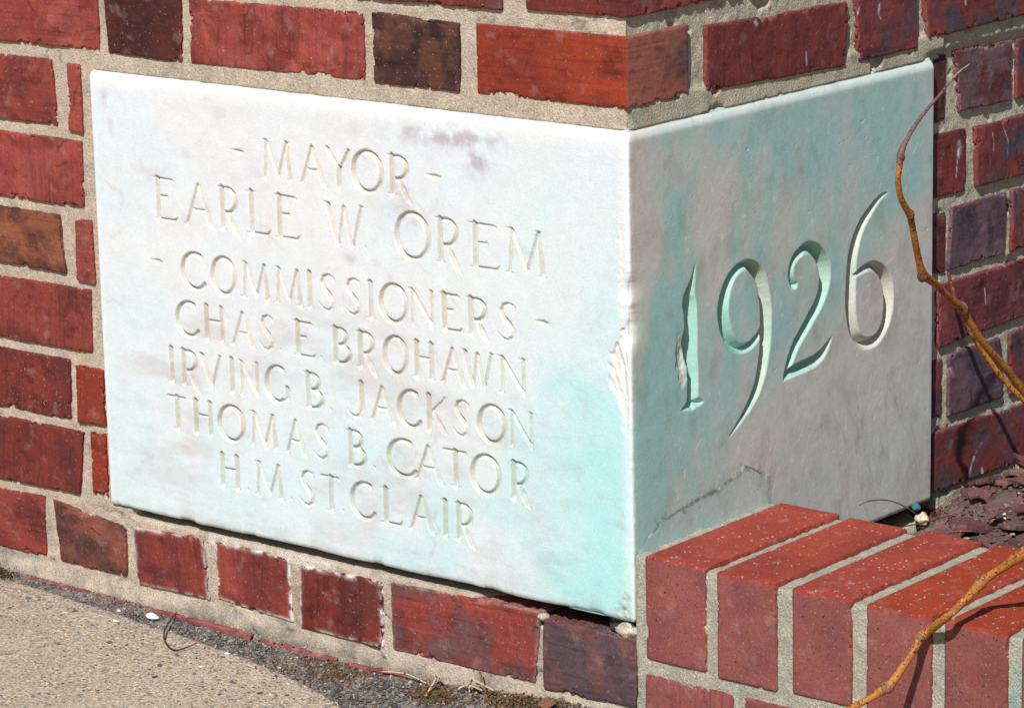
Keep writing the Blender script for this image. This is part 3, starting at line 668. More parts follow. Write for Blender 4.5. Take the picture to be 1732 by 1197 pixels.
    # bend to the surveyed outline
    if quad is not None:
        a_, a0, a1 = (V[:, 0], x0, x1) if where in 'LC' else (V[:, 1], y0, y1)
        s = (a_ - a0) / (a1 - a0); t = (V[:, 2] - z0) / (z1 - z0)
        (TLx, TLz), (TRx, TRz), (BRx, BRz), (BLx, BLz) = quad
        ta = (1 - s) * (1 - t) * BLx + s * (1 - t) * BRx + s * t * TRx + (1 - s) * t * TLx
        tz = (1 - s) * (1 - t) * BLz + s * (1 - t) * BRz + s * t * TRz + (1 - s) * t * TLz
        if where in 'LC': V3[:, 0] += ta - a_
        else: V3[:, 1] += ta - a_
        V3[:, 2] += tz - V[:, 2]
    # colour
    m1 = sst(fbm(P0, bs, 4, sd_ + 20), -.25, .35)
    C = mix(np.broadcast_to(B, V.shape).copy(), S, m1 * amt)
    C = C * (1 + .20 * n3[:, None] + .16 * n1[:, None] + .14 * n2[:, None]) * rs.uniform(.92, 1.08)
    C = mix(C, C * np.array([.55, .55, .7], dtype=np.float32), sst(fbm(P0, (34, 20, 16), 4, sd_ + 30), .12, .5) * (.25 if where == 'P' else .7))
    C = mix(C, C * np.array([1.1, .86, .72], dtype=np.float32), sst(fbm(P0, 30, 3, sd_ + 21), .1, .6) * .5)
    if kind in ('slate', 'plumd', 'slateR', 'sooty', 'dark', 'blackR'):
        C = mix(C, B * 1.05, sst(fbm(P0, 3.2, 3, sd_ + 22), .18, .5) * (.75 if kind == 'slate' else .55))
        C = mix(C, A(168, 70, 56, LI) * .8, np.exp(-np.clip(de, 0, 30) / 2.5) * .5 * sst(n2, -.1, .3))
    if kind2 is not None:
        B2, S2, bs2, am2, _ = KIND[kind2]
        C2 = mix(np.broadcast_to(B2, V.shape).copy(), S2, m1 * am2) * (1 + .15 * n3[:, None])
        if where == 'C': mk = sst(V[:, 1] - y0, .3, 1.5)
        elif where == 'P': mk = sst(V[:, 2] + 3 * n2 - z1, -4.5, -1.5) * 1.0
        else: mk = m1
        C = C * (1 - mk[:, None]) + C2 * mk[:, None]
    C = mix(C, C * .55, sst(n2, .22, .6) * rel)
    C = mix(C, C * .4, sst(fbm(P0, (15, 15, 9), 4, sd_ + 31), .20, .5) * .55 * (where != 'P'))
    C = mix(C, np.array([.45, .30, .24], dtype=np.float32), sst(noise(P0, 2.0, sd_ + 32), .86, .97) * .4)
    C = mix(C, np.array([.03, .02, .02], dtype=np.float32), np.clip(crk * .95, 0, 1))
    C = mix(C, C * 1.25 + .02, np.clip(bite / 3, 0, 1) * .8)
    if where != 'P':
        dm = fbm(P0, (60, 60, 1.6) if rs.rand() < .6 else (2.0, 2.0, 45), 3, sd_ + 33)
        C = mix(C, C * .5, sst(dm, .12, .5) * .55)
        C = mix(C, C * 1.35 + .01, sst(-dm, .18, .5) * .35)
    # lime dust and bloom
    du = sst(fbm(P0, 12, 4, sd_ + 23), .22, .6) * .13
    C = mix(C, np.array([.50, .42, .38], dtype=np.float32), du)
    if eff:
        ef = np.exp(-(np.clip(de, 0, 60) / (2.2 + 1.8 * np.abs(n1))) ** 2) * sst(fbm(P0, 9, 3, sd_ + 24), -.35, .2)
        C = mix(C, np.array([.74, .70, .68], dtype=np.float32), np.clip(ef * eff, 0, .9))
        C = mix(C, np.array([.7, .64, .6], dtype=np.float32), (noise(P0, 1.8, sd_ + 25) > .93) * .45 * eff)
    if fleck:
        topm = sst(V[:, 2], z1 - 2, z1 - .3)
        fl = sst(noise(P0 * [1.0, .8, 1], 1.45, sd_ + 26), .68, .88) * (.45 + .55 * sst(noise(P0, 24, sd_ + 27), -.6, .4))
        C = mix(C, np.array([.72, .66, .64], dtype=np.float32), fl * topm * fleck * .8)
        # darker lines along the arrises
        C = mix(C, C * np.array([.45, .36, .40], dtype=np.float32), np.exp(-(np.clip(de, 0, 50) / 1.8) ** 2) * .6 * sst(n2, -.5, .2))
        C = mix(C, C * np.array([.8, .75, .85], dtype=np.float32), (1 - topm) * sst(n1, 0, .5) * .6)
    if where == 'R' and MARKS:
        for pts, w in MARKS:
            dd, _ = polydist(V3[:, 1], V3[:, 2], pts)
            C = mix(C, np.array([.80, .80, .80], dtype=np.float32), np.exp(-(dd / w) ** 2) * np.clip(.55 + 1.2 * fbm(V3 + 50, 5, 3, 77), 0, .95) * (V[:, 0] > x1 - .5))
    o = mesh_obj(name, V3, Fq, M_brick, parent, C)
    if label: o['label'] = label
    return o

wall = thing('brick_wall', 'old red brick wall turning a corner around the marble block, patchy tan mortar', 'brick wall', (0, 0, -0.12))

def quadbrick(side, name, q, kind, **kw):
    e_ = .9; q = [(q[0][0] - e_, q[0][1] + e_), (q[1][0] + e_, q[1][1] + e_), (q[2][0] + e_, q[2][1] - e_), (q[3][0] - e_, q[3][1] - e_)]
    a = [p[0] for p in q]; z = [p[1] for p in q]
    a0, a1 = (a[0] + a[3]) / 2, (a[1] + a[2]) / 2; z0, z1 = (z[2] + z[3]) / 2, (z[0] + z[1]) / 2
    rs = random.uniform(1.2, 3.2)
    if 'dp' in kw: rs = kw.pop('dp')
    if side == 'R' and z1 < 430: rs += 5
    if side == 'L': return make_brick(wall, (a0, rs, z0), (a1, 95, z1), kind, 'L', quad=q, **kw)
    return make_brick(wall, (-95, a0, z0), (-rs, a1, z1), kind, 'R', quad=q, **kw)

LB = [
 ('T_a', [(-824, 489), (-616, 489), (-616, 438), (-826, 435)], 'pink', dict(cracks=2)),
 ('T_b', [(-605, 492), (-508, 492), (-509, 435), (-602, 436)], 'dark', dict()),
 ('T_c', [(-497, 492), (-288, 495), (-288, 437), (-497, 435)], 'pink', dict(cracks=9)),
 ('T_d', [(-276, 496), (-180, 493), (-181, 436), (-276, 436)], 'brown', dict()),
 ('U_b', [(-573, 570), (-478, 570), (-478, 509), (-573, 509)], 'red', dict()),
 ('U_c', [(-467, 570), (-360, 570), (-360, 509), (-467, 509)], 'red', dict()),
 ('U_d', [(-348, 570), (-133, 570), (-133, 508), (-348, 508)], 'deep', dict(kind2='slate')),
 ('A1', [(-885, 422), (-681, 423), (-678, 362), (-890, 362)], 'red', dict(cracks=6)),
 ('A2', [(-658, 421), (-643, 421), (-643, 357), (-660, 359)], 'pink', dict(cracks=1, dp=1)),
 ('B1', [(-855, 349), (-646, 349), (-647, 287), (-859, 286)], 'pink', dict(cracks=5)),
 ('C1', [(-890, 275), (-682, 275), (-677, 220), (-894, 223)], 'rust', dict()),
 ('C2', [(-658, 272), (-638, 275), (-637, 215), (-660, 216)], 'pink', dict(dp=1)),
 ('D1', [(-855, 206), (-644, 207), (-646, 147), (-860, 146)], 'red', dict(cracks=3)),
 ('E1', [(-888, 133), (-679, 135), (-681, 77), (-892, 74)], 'deep', dict(cracks=4)),
 ('E2', [(-668, 132), (-633, 131), (-632, 78), (-669, 76)], 'orange', dict(dp=1)),
 ('F1', [(-875, 65), (-664, 66), (-674, 4), (-880, 0)], 'deep', dict(cracks=3)),
 ('F2', [(-652, 68), (-633, 69), (-633, 9), (-653, 9)], 'orange', dict(dp=1)),
 ('G1', [(-822, -10), (-724, -8), (-727, -68), (-824, -69)], 'red', dict(cracks=1)),
 ('G2', [(-711, -9), (-613, -20), (-615, -68), (-704, -68)], 'sooty', dict(cracks=2)),
 ('G3', [(-601, -18), (-510, -13), (-504, -71), (-598, -72)], 'red', dict(eff=.5)),
 ('G4', [(-493, -12), (-401, -15), (-399, -73), (-493, -68)], 'red', dict(eff=.9)),
 ('G5', [(-385, -17), (-286, -15), (-288, -76), (-387, -75)], 'deep', dict(eff=.9)),
 ('G6', [(-276, -14), (-106, -9), (-113, -74), (-275, -75)], 'red', dict(kind2='slate', eff=.15, rough=.6, cracks=1)),
 ('G7', [(-101, -13), (1, -13), (-2, -73), (-102, -77)], 'slate', dict()),
]
for nm, q, kd, kw in LB: quadbrick('L', nm, q, kd, **kw)
MARKS += [([(560, 35), (545, 22), (537, 8)], 1.2), ([(560, 8), (561, 4)], 1.6), ([(538, 0 + 6), (541, 2), (538, -1)], 1.6), ([(370, 479), (368, 470), (371, 466)], 1.1), ([(512, 475), (513, 462)], 1.0), ([(180, 486), (182, 484)], 2.2), ([(338, 480), (333, 470)], .7), ([(255, 450), (256, 440)], 1.0),
          ([(515, 331), (514, 318)], 2.6), ([(513, 318), (511, 300)], .5), ([(518, 326), (517, 320)], 2.2), ([(570, 335), (573, 325), (572, 312)], .45), ([(590, 335), (598, 322), (598, 305)], .45), ([(560, 185), (562, 170)], .7)]
RB = [
 ('T1', [(112, 490), (321, 486), (316, 431), (112, 437)], 'plum', dict(kind2='orangeR')),
 ('T2', [(334, 492), (430, 492), (432, 432), (338, 432)], 'plumd', dict()),
 ('T3', [(441, 492), (640, 490), (640, 440), (452, 438)], 'orangeR', dict(kind2='plumd', cracks=4)),
 ('U1', [(176, 572), (272, 572), (272, 508), (176, 508)], 'plum', dict()),
 ('U2', [(284, 572), (492, 572), (492, 508), (284, 508)], 'plumd', dict()),
 ('U3', [(503, 572), (598, 572), (598, 504), (503, 504)], 'plum', dict()),
 ('A0', [(466, 418), (492, 417), (490, 357), (469, 356)], 'blackR', dict(dp=4)),
 ('A1', [(504, 419), (605, 416), (603, 360), (515, 362)], 'slateR', dict(kind2='plum')),
 ('A2', [(616, 416), (820, 416), (820, 360), (616, 360)], 'plumd', dict()),
 ('B0', [(467, 345), (527, 343), (528, 285), (470, 287)], 'plum', dict(dp=4)),
 ('B1', [(542, 342), (746, 343), (746, 284), (546, 286)], 'plum', dict(kind2='plumd', cracks=2)),
 ('C0', [(470, 271), (493, 269), (493, 213), (467, 216)], 'plum', dict(dp=4)),
 ('C1', [(504, 272), (600, 272), (595, 213), (498, 215)], 'slateR', dict()),
 ('C2', [(611, 272), (816, 272), (816, 213), (611, 213)], 'plumd', dict()),
 ('D0', [(480, 202), (690, 200), (690, 146), (481, 143)], 'plumd', dict(kind2='plum')),
 ('E0', [(471, 131), (490, 131), (489, 76), (466, 75)], 'plumd', dict(dp=4)),
 ('E1', [(501, 132), (590, 131), (598, 71), (500, 73)], 'slateR', dict(cracks=4)),
 ('E2', [(609, 132), (810, 132), (810, 74), (611, 71)], 'plumd', dict()),
 ('F0', [(475, 61), (680, 55), (682, -1), (468, 4)], 'plum', dict(kind2='plumd')),
 ('G0', [(470, -14), (560, -14), (560, -74), (470, -74)], 'plum', dict()),
 ('G1', [(571, -14), (780, -14), (780, -74), (571, -74)], 'plum', dict()),
]
for nm, q, kd, kw in RB: quadbrick('R', nm, q, kd, **kw)
# the two corner bricks, seen on two faces
make_brick(wall, (-161, 2.0, 436), (-2.0, 86, 495), 'orange', 'C', kind2='buffR', cracks=1, rough=.7, label='smooth orange-red corner brick just above the marble')
make_brick(wall, (-107, 2.0, 510), (-2.0, 163, 572), 'deep', 'C', kind2='orangeR', cracks=2)
# courses around the picture
def course(side, z0, z1, start, end, header_first):
    a = start; h = header_first; s = -1 if side == 'L' else 1
    ks = ['red', 'deep', 'pink', 'sooty', 'dark'] if side == 'L' else ['plum', 'plumd', 'slateR', 'orangeR']
    while abs(a) < abs(end):
        w = 96 if h else 206; b = a + s * w
        lo_, hi_ = min(a, b), max(a, b)
        k = random.choice(ks); rs = random.uniform(1.5, 3)
        if side == 'L': make_brick(wall, (lo_, rs, z0), (hi_, 95, z1), k, 'L', step=6)
        else:
            if z1 < 430: rs += 5
            make_brick(wall, (-95, lo_, z0), (-rs, hi_, z1), k, 'R', step=6)
        a = b + s * 12; h = not h
for k in range(3):
    z0 = 582 + 72 * k
    hf = k % 2 == 0
    course('L', z0, z0 + 60, -172 if hf else -118, -1250, hf)
    course('R', z0, z0 + 60, 96 if hf else 172, 950, hf)
    make_brick(wall, (-161 if hf else -107, 2.0, z0), (-2.0, 86 if hf else 160, z0 + 60), 'red', 'C', step=6, kind2='plum')
for z0, z1, s, hf in ((436, 494, -838, True), (509, 570, -585, False), (362, 422, -900, True), (287, 349, -870, True), (222, 275, -904, True), (147, 206, -870, True), (76, 134, -902, True), (3, 65, -890, True), (-69, -10, -835, False)):
    course('L', z0, z1, s, -1250, hf)
for z0, z1, s, hf in ((440, 490, 652, True), (506, 572, 610, False), (360, 416, 832, True), (285, 343, 758, True), (213, 272, 828, True), (146, 200, 702, True), (73, 132, 822, True), (2, 58, 694, True), (-74, -14, 792, True)):
    course('R', z0, z1, s, 950, hf)
# buried footing course, only its upper rim shows above the grit
a = -18.0; h = True
while a > -1200:
    w = 205 if not h else 98
    make_brick(wall, (a - w, -3.5 + random.uniform(-1, 1), -150), (a, 60, -88.5 - .012 * (790 + max(a, -790)) + random.uniform(-1.5, 1)), 'dusty', 'L', step=(1.8 if a > -850 else 8), rough=1.3)
    a -= w + 9; h = not h

# ------------------------------------------------------------------ wall mortar
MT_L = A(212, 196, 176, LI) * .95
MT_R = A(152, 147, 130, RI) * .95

def lin_axis(segs):
    out = []
    for a, b, s in segs: out.append(np.arange(a, b, s))
    out.append([segs[-1][1]]); return np.concatenate(out).astype(np.float32)

def mortar_wall(side):
    if side == 'L': ua = lin_axis([(5, 820, 2.0), (820, 1300, 25)])
    else: ua = lin_axis([(5, 650, 2.0), (650, 1000, 25)])
    za = lin_axis([(-170, -112, 14), (-112, 560, 2.0), (560, 800, 20)])
    U, Z = np.meshgrid(ua, za, indexing='ij')
    X = -U if side == 'L' else U
    P = np.stack([X, np.full_like(X, 0 if side == 'L' else 900), Z], -1)
    n = fbm(P, 14, 4, 101); n2 = fbm(P, 5, 2, 102); n0 = fbm(P, 70, 2, 103)
    d = 6.3 + .6 * n0 + 1.0 * n + .8 * n2
    if side == 'L':
        d = d - .8
        # flush patching round the block
        near = (1 - sst(np.abs(U - 640), 10, 22)) * (Z > -6) * (Z < 432)
        d = d * (1 - near) + (4.6 + .5 * n) * near
        top = (1 - sst(np.abs(Z - 428), 10, 16)) * (U < 650)
        d = d * (1 - top) + (4.2 + .7 * n) * top
        # open joint under the block
        g = sst(Z + 1.2 * n2, -8.5, -5.5) * (1 - sst(U, 596, 606)) * (Z < 6)
        d = d + g * 22
        g2 = sst(Z + 1.5 * n, -22, -17) * (1 - sst(Z, 0, 4)) * (sst(U, 24, 30) * (1 - sst(U, 128, 190)))
        d = d + g2 * 50
        # feathered skirt of mortar at the foot
        sk = 1 - sst(Z, -92, -72)
        d = d - sk * (4.5 + 1.2 * n)
        ins = (U < W1 - 3) & (Z > 2) & (Z < H - 4)
        insm = sst(W1 - 6 - U, 0, 3) * sst(Z, 0, 4) * (1 - sst(Z, H - 6, H - 3))
    else:
        # recessed strip beside the block (reads as a black line), flush at its top
        st_ = (1 - sst(np.abs(U - 465 + 1.5 * n2), 5, 8)) * sst(395 - Z, 0, 12)
        st_ = np.maximum(st_, (1 - sst(np.abs(U - 470 - 3 * n), 7, 11)) * (1 - sst(Z, 6, 24)) * sst(Z, -26, -20))
        d = d + st_ * 10
        st3 = (1 - sst(U, 478, 486)) * sst(8 - Z + 2 * n, 0, 8) * sst(U, 440, 452)
        d = d + st3 * 10
        top = (1 - sst(np.abs(Z - 428), 10, 16)) * (U < 480)
        d = d * (1 - top) + (3.4 + .7 * n) * top
        g = sst(Z + 1.2 * n2, -17, -13) * (Z < 6) * (U < 466)
        d = d + g * 30
        sk = 1 - sst(Z, -30, -14)
        d = d - sk * (2.5 + 1.2 * n) * (U > 0)
        insm = sst(W2 - 8 - U, 0, 3) * sst(Z, 0, 4) * (1 - sst(Z, H - 6, H - 3))
        # small missing lumps in the joints
    if side == 'R': d = d + 5 * sst(U, 440, 466) * (1 - sst(Z, 418, 428))
    hole = sst(fbm(P, 16, 2, 105), .42, .55) * (1 if side == 'R' else (1 - sst(Z, -30, 20)) * .9)
    d = d + hole * 4.0
    d = d * (1 - insm) + 34 * insm
    k = sst(U, 5, 12); d = d * k + 5.5 * (1 - k)
    V = np.stack([-U, d, Z], -1) if side == 'L' else np.stack([-d, U, Z], -1)
    B = (MT_L if side == 'L' else MT_R)
    C = np.broadcast_to(B, X.shape + (3,)).copy()
    C = C * (1 + .16 * n0[..., None] + .14 * n[..., None] + .12 * n2[..., None])
    if side == 'L':
        C = mix(C, np.array([.52, .36, .22], dtype=np.float32), sst(fbm(P, 22, 3, 106), .15, .5) * .25)
        dk = (1 - sst(Z + 6 * n, -100, -74)) * sst(fbm(P, 18, 3, 107), -.45, .3)
        C = mix(C, np.array([.17, .155, .145], dtype=np.float32), dk * .75)
        gr = sst(fbm(P, (50, 1, 14), 4, 130), .02, .4) * (1 - sst(Z, -60, 10))
        C = mix(C, np.array([.25, .23, .20], dtype=np.float32), gr * .7)
        hl = np.exp(-np.abs(fbm(P, 60, 3, 108)) * 50) * .4
        C = mix(C, C * .45, hl)
        C = mix(C, C * np.array([.72, .72, .72], dtype=np.float32), sst(fbm(P, 26, 4, 120), .0, .45) * (.35 + .65 * (1 - sst(Z, -80, 0))))
        ck = np.exp(-np.abs(fbm(P, (80, 1, 30), 3, 121)) * 90) * sst(noise(P, 45, 122), .0, .5)
        C = mix(C, np.array([.05, .045, .04], dtype=np.float32), np.clip(ck * .8, 0, 1))
        tint = sst(-U, -90, -10) * (1 - sst(Z, -10, 10))
        C = mix(C, np.array([.42, .40, .34], dtype=np.float32), tint * .6)
        ef = np.exp(-((Z + 14) / 5) ** 2) * sst(U, 270, 300) * (1 - sst(U, 500, 520)) * sst(fbm(P, 12, 3, 109), -.2, .3)
        C = mix(C, np.array([.72, .70, .66], dtype=np.float32), ef * .6)
    else:
        C = mix(C, np.array([.36, .42, .33], dtype=np.float32), sst(fbm(P, 30, 3, 106), .0, .5) * .35)
        C = mix(C, np.array([.50, .37, .24], dtype=np.float32), sst(fbm(P, 40, 3, 117), .1, .5) * .4 * sst(Z, 300, 420))
        C = mix(C, np.array([.16, .15, .12], dtype=np.float32), sst(fbm(P, 17, 3, 118), .2, .55) * .45)
    if side == 'L': C = mix(C, np.array([.05, .045, .04], dtype=np.float32), np.maximum(g2, .75 * g))  # shade of the open joint under the block painted into the mortar
    else: C = mix(C, np.array([.06, .055, .05], dtype=np.float32), np.clip(g + .8 * st_, 0, 1))  # block's shadow strip and the dark gap below it painted into the mortar
    f = grid_faces(*U.shape, flip=(side == 'L')).reshape(-1, 4)
    mesh_obj('mortar', V.reshape(-1, 3), f, M_mortar, wall, C.reshape(-1, 3))
mortar_wall('L'); mortar_wall('R')

# crumb of mortar wedged under the block corner
def rough_lump(name, parent, c, r, seed, mat, col, squash=(1, 1, 1), n=14, amp=.3, flat=False):
    th = np.linspace(0, math.pi, n); ph = np.linspace(0, 2 * math.pi, 2 * n)
    T, Ph = np.meshgrid(th, ph, indexing='ij')
    S = np.stack([np.sin(T) * np.cos(Ph), np.sin(T) * np.sin(Ph), np.cos(T)], -1)
    S[:, -1] = S[:, 0]
    k = 1 + amp * fbm(S * 10 + seed * 7.3, 9, 3, seed)
    if flat: k = k * np.minimum(1, .8 / (np.abs(S) @ np.array([.5, .45, .35]) + .35))
    V = S * k[..., None] * np.array(squash) * r + np.array(c)
    P = V.reshape(-1, 3)
    C = np.broadcast_to(np.asarray(col, dtype=np.float32), P.shape) * (1 + .25 * fbm(P + 500, 4, 3, seed)[:, None])
    return mesh_obj(name, P, grid_faces(*T.shape, flip=True).reshape(-1, 4), mat, parent, C)
rough_lump('mortar_crumb', wall, (-12, 7, -8.5), 7.0, 3, M_mortar, MT_R * .9, (2.0, 1.2, 1.1), flat=True, amp=.45)
rough_lump('mortar_crumb', wall, (-102, 5, -13), 5.0, 5, M_mortar, MT_L * .9, (1.2, .9, .7))

# ================================================================== PLANTER WALL
plant = thing('planter_wall', 'low brick planter edge with upright bricks on top, built against the marble block', 'planter wall', (0.2, 0.1, -0.12))
PX = [(10, 73), (84, 144), (158.5, 217), (230, 292), (303, 361), (373, 431), (444, 502), (515, 573), (586, 644)]
lbl = ['planter brick touching the marble', None, 'planter brick with a pale chipped front corner', None, None] + [None] * 4
for i, (a, b) in enumerate(PX):
    front = i < 6
    zt = 62 + (-.3 * i)
    make_brick(plant, (a, 0.6 + random.uniform(-.8, .8), -29 + random.uniform(-1.5, 1.5)), (b, 201 + random.uniform(-4, 4), zt), 'planter', 'P', step=1.3 if front else 6,
               kind2='_top', round_r=3.2, rough=.55, fleck=1.0, label=lbl[i]) if False else None
KIND['ptop'] = (A(172, 72, 54, 1.25), A(156, 62, 50, 1.25), 30, .8, .2)
KIND['ptop2'] = (A(170, 66, 38, 1.25), A(154, 56, 36, 1.25), 30, .8, .2)
for i, (a, b) in enumerate(PX):
    front = i < 6
    rs_ = random.uniform
    make_brick(plant, (a, 0.4 + rs_(-.8, .8), -29 + rs_(-1.5, 1.5)), (b, 200 + rs_(-4, 4), 62.5 - .3 * i), 'planter' if i not in (0,) else 'planter', 'P', step=1.35 if front else 6,
               kind2='ptop' if i < 3 else 'ptop2', round_r=2.6, rough=.32, fleck=1.0, label=lbl[i])
xs_ = [(3, 100), (111, 318), (329, 426), (437, 640)]
for a, b in xs_:
    make_brick(plant, (a, 1.5 + random.uniform(-.8, .8), -101), (b, 190, -41), 'planter', 'L', step=1.5, rough=.6, fleck=.01)
def planter_mortar():
    ax, ay, az = lin_axis([(0.4, 440, 1.8), (440, 650, 12)]), lin_axis([(4.0, 196, 2.2)]), lin_axis([(-150, -105, 15), (-105, 57.5, 2.0)])
    V, Fq = box_surface(ax, ay, az, ['y0', 'z1', 'x1', 'y1'])
    P = V + 3000
    n = fbm(P, 12, 3, 201); n2 = fbm(P, 4.5, 3, 202)
    ctr = np.clip(V, [3, 7, -150], [640, 192, 54.5]); d = V - ctr; L = np.linalg.norm(d, axis=1, keepdims=True) + 1e-6
    V2 = ctr + d / L * np.minimum(L, 3.0)
    nr = d / L
    top = V[:, 2] > 56
    V2 = V2 + nr * (n * .9 + n2 * .7)[:, None]
    V2[:, 2] += np.where(top, 1.0 + .5 * n, 0)
    # fillet against the block stands higher
    V2[:, 2] += np.where(top & (V[:, 0] < 8), 3.0 + 1.0 * n, 0)
    V2[:, 1] -= np.where((V[:, 1] < 4.1) & (V[:, 0] < 9), 3.5, 0.8) * (V[:, 1] < 4.1)
    V2[:, 0] = np.maximum(V2[:, 0], 0.3)
    C = np.broadcast_to(A(190, 184, 166, LI) * .95, V.shape) * (1 + .2 * n[:, None])
    C = mix(C, np.array([.26, .28, .25], dtype=np.float32), sst(fbm(P, 20, 3, 203), .05, .5) * .55)
    g = (V[:, 0] > 355) * sst(fbm(P, 30, 2, 204), -.5, .3)
    C = mix(C, np.array([.25, .38, .34], dtype=np.float32), g * .7)
    mesh_obj('mortar', V2, Fq, M_mortar, plant, C)
planter_mortar()

# ================================================================== GROUND
def zg(x):          # sidewalk level along the wall (mm)
    return np.interp(x, [-5000, -800, -150, 5000], [-91, -93, -112, -112])
def strip_y(x):     # outer limit of the dark grit strip in front of the wall
    return np.interp(x, [-1200, -790, -650, -540, -440, -350, -290, -230, -180, 400], [-8, -9, -14, -20, -27, -42, -60, -92, -130, -150])

def sidewalk():
    ax = lin_axis([(-20000, -1200, 1500), (-1200, -860, 20), (-860, 60, 3.0), (60, 1000, 60), (1000, 20000, 1500)])
    ay = lin_axis([(-20000, -700, 1500), (-700, -420, 20), (-420, 12, 3.0)])
    Xg, Y = np.meshgrid(ax, ay, indexing='ij')
    P = np.stack([Xg, Y, Xg * 0], -1)
    n = fbm(P, 40, 3, 301); n2 = fbm(P, 7, 3, 302)
    Zg = zg(Xg) + .8 * n + .7 * n2
    Zg = Zg - 7 * sst(Y - strip_y(Xg), -4, 8)
    V = np.stack([Xg, Y, Zg], -1)
    C = np.broadcast_to(np.array([.44, .36, .28], dtype=np.float32), V.shape).copy()
    C = C * (1 + .12 * n[..., None] + .12 * n2[..., None])
    C = mix(C, np.array([.40, .33, .26], dtype=np.float32), sst(fbm(P, 160, 3, 303), -.1, .5) * .5)
    C = mix(C, np.array([.55, .36, .16], dtype=np.float32), sst(fbm(P, 60, 3, 304), .2, .6) * .4)
    C = mix(C, np.array([.18, .17, .17], dtype=np.float32), sst(Y - strip_y(Xg) + 6 * n, -10, 2) * .6)
    o = mesh_obj('sidewalk', V.reshape(-1, 3), grid_faces(*Xg.shape).reshape(-1, 4)[:, ::-1], M_walk, None, C.reshape(-1, 3))
    o['kind'] = 'structure'
sidewalk()

def back_ground():
    ax = lin_axis([(-20000, 20000, 2000)]); ay = lin_axis([(12, 1000, 494), (1000, 20000, 1900)])
    Xg, Y = np.meshgrid(ax, ay, indexing='ij')
    V = np.stack([Xg, Y, 0 * Xg - 125], -1); C = np.broadcast_to(np.array([.11, .085, .06], dtype=np.float32), V.shape)
    o = mesh_obj('ground', V.reshape(-1, 3), grid_faces(*Xg.shape).reshape(-1, 4)[:, ::-1], M_soil, None, C.reshape(-1, 3)); o['kind'] = 'structure'
back_ground()
ICO = None
def ico():
    t = (1 + 5 ** .5) / 2
    v = np.array([(-1, t, 0), (1, t, 0), (-1, -t, 0), (1, -t, 0), (0, -1, t), (0, 1, t), (0, -1, -t), (0, 1, -t), (t, 0, -1), (t, 0, 1), (-t, 0, -1), (-t, 0, 1)], dtype=np.float32)
    f = np.array([(0, 11, 5), (0, 5, 1), (0, 1, 7), (0, 7, 10), (0, 10, 11), (1, 5, 9), (5, 11, 4), (11, 10, 2), (10, 7, 6), (7, 1, 8), (3, 9, 4), (3, 4, 2), (3, 2, 6), (3, 6, 8), (3, 8, 9), (4, 9, 5), (2, 4, 11), (6, 2, 10), (8, 6, 7), (9, 8, 1)])
    return v / np.linalg.norm(v[0]), f
IV, IF = ico()
def pebbles(name, C, R, cols, squash, seed, mat, parent=None, jitter=.28, smooth=False):
    """C (n,3) centres, R (n,) radii -> one stuff mesh"""
    rs = np.random.RandomState(seed); n = len(C)
    V = IV[None] * (1 + rs.uniform(-jitter, jitter, (n, 12, 1))) * rs.uniform(.75, 1.3, (n, 1, 3))
    V[..., 2] *= squash
    a = rs.uniform(0, 6.28, n); ca, sa = np.cos(a)[:, None], np.sin(a)[:, None]
    x = V[..., 0] * ca - V[..., 1] * sa; y = V[..., 0] * sa + V[..., 1] * ca
    b = rs.uniform(-.4, .4, n); cb, sb = np.cos(b)[:, None], np.sin(b)[:, None]
    z = V[..., 2] * cb + x * sb; x = x * cb - V[..., 2] * sb
    V = np.stack([x, y, z], -1) * R[:, None, None] + C[:, None]
    F = (IF[None] + (np.arange(n) * 12)[:, None, None]).reshape(-1, 3)
    col = np.repeat(cols, 12, axis=0)
    o = mesh_obj(name, V.reshape(-1, 3), F, mat, parent, col, smooth)
    o['kind'] = 'stuff'
    return o

def pick(rs, n, pal, w):
    idx = rs.choice(len(pal), n, p=np.array(w) / sum(w)); c = np.array(pal, dtype=np.float32)[idx]
    return c * rs.uniform(.7, 1.3, (n, 1))

def strip_z(x, y):
    # the grit banks up against the wall
    t = np.clip((y - strip_y(x)) / (-strip_y(x) + 1e-6), 0, 1)
    top = np.interp(x, [-1200, -790, -600, -450, -300, -150, -80, 0], [-90, -90, -91, -97, -99, -89, -83, -82])
    return zg(x) - 1.0 + (top - zg(x)) * t ** 1.4

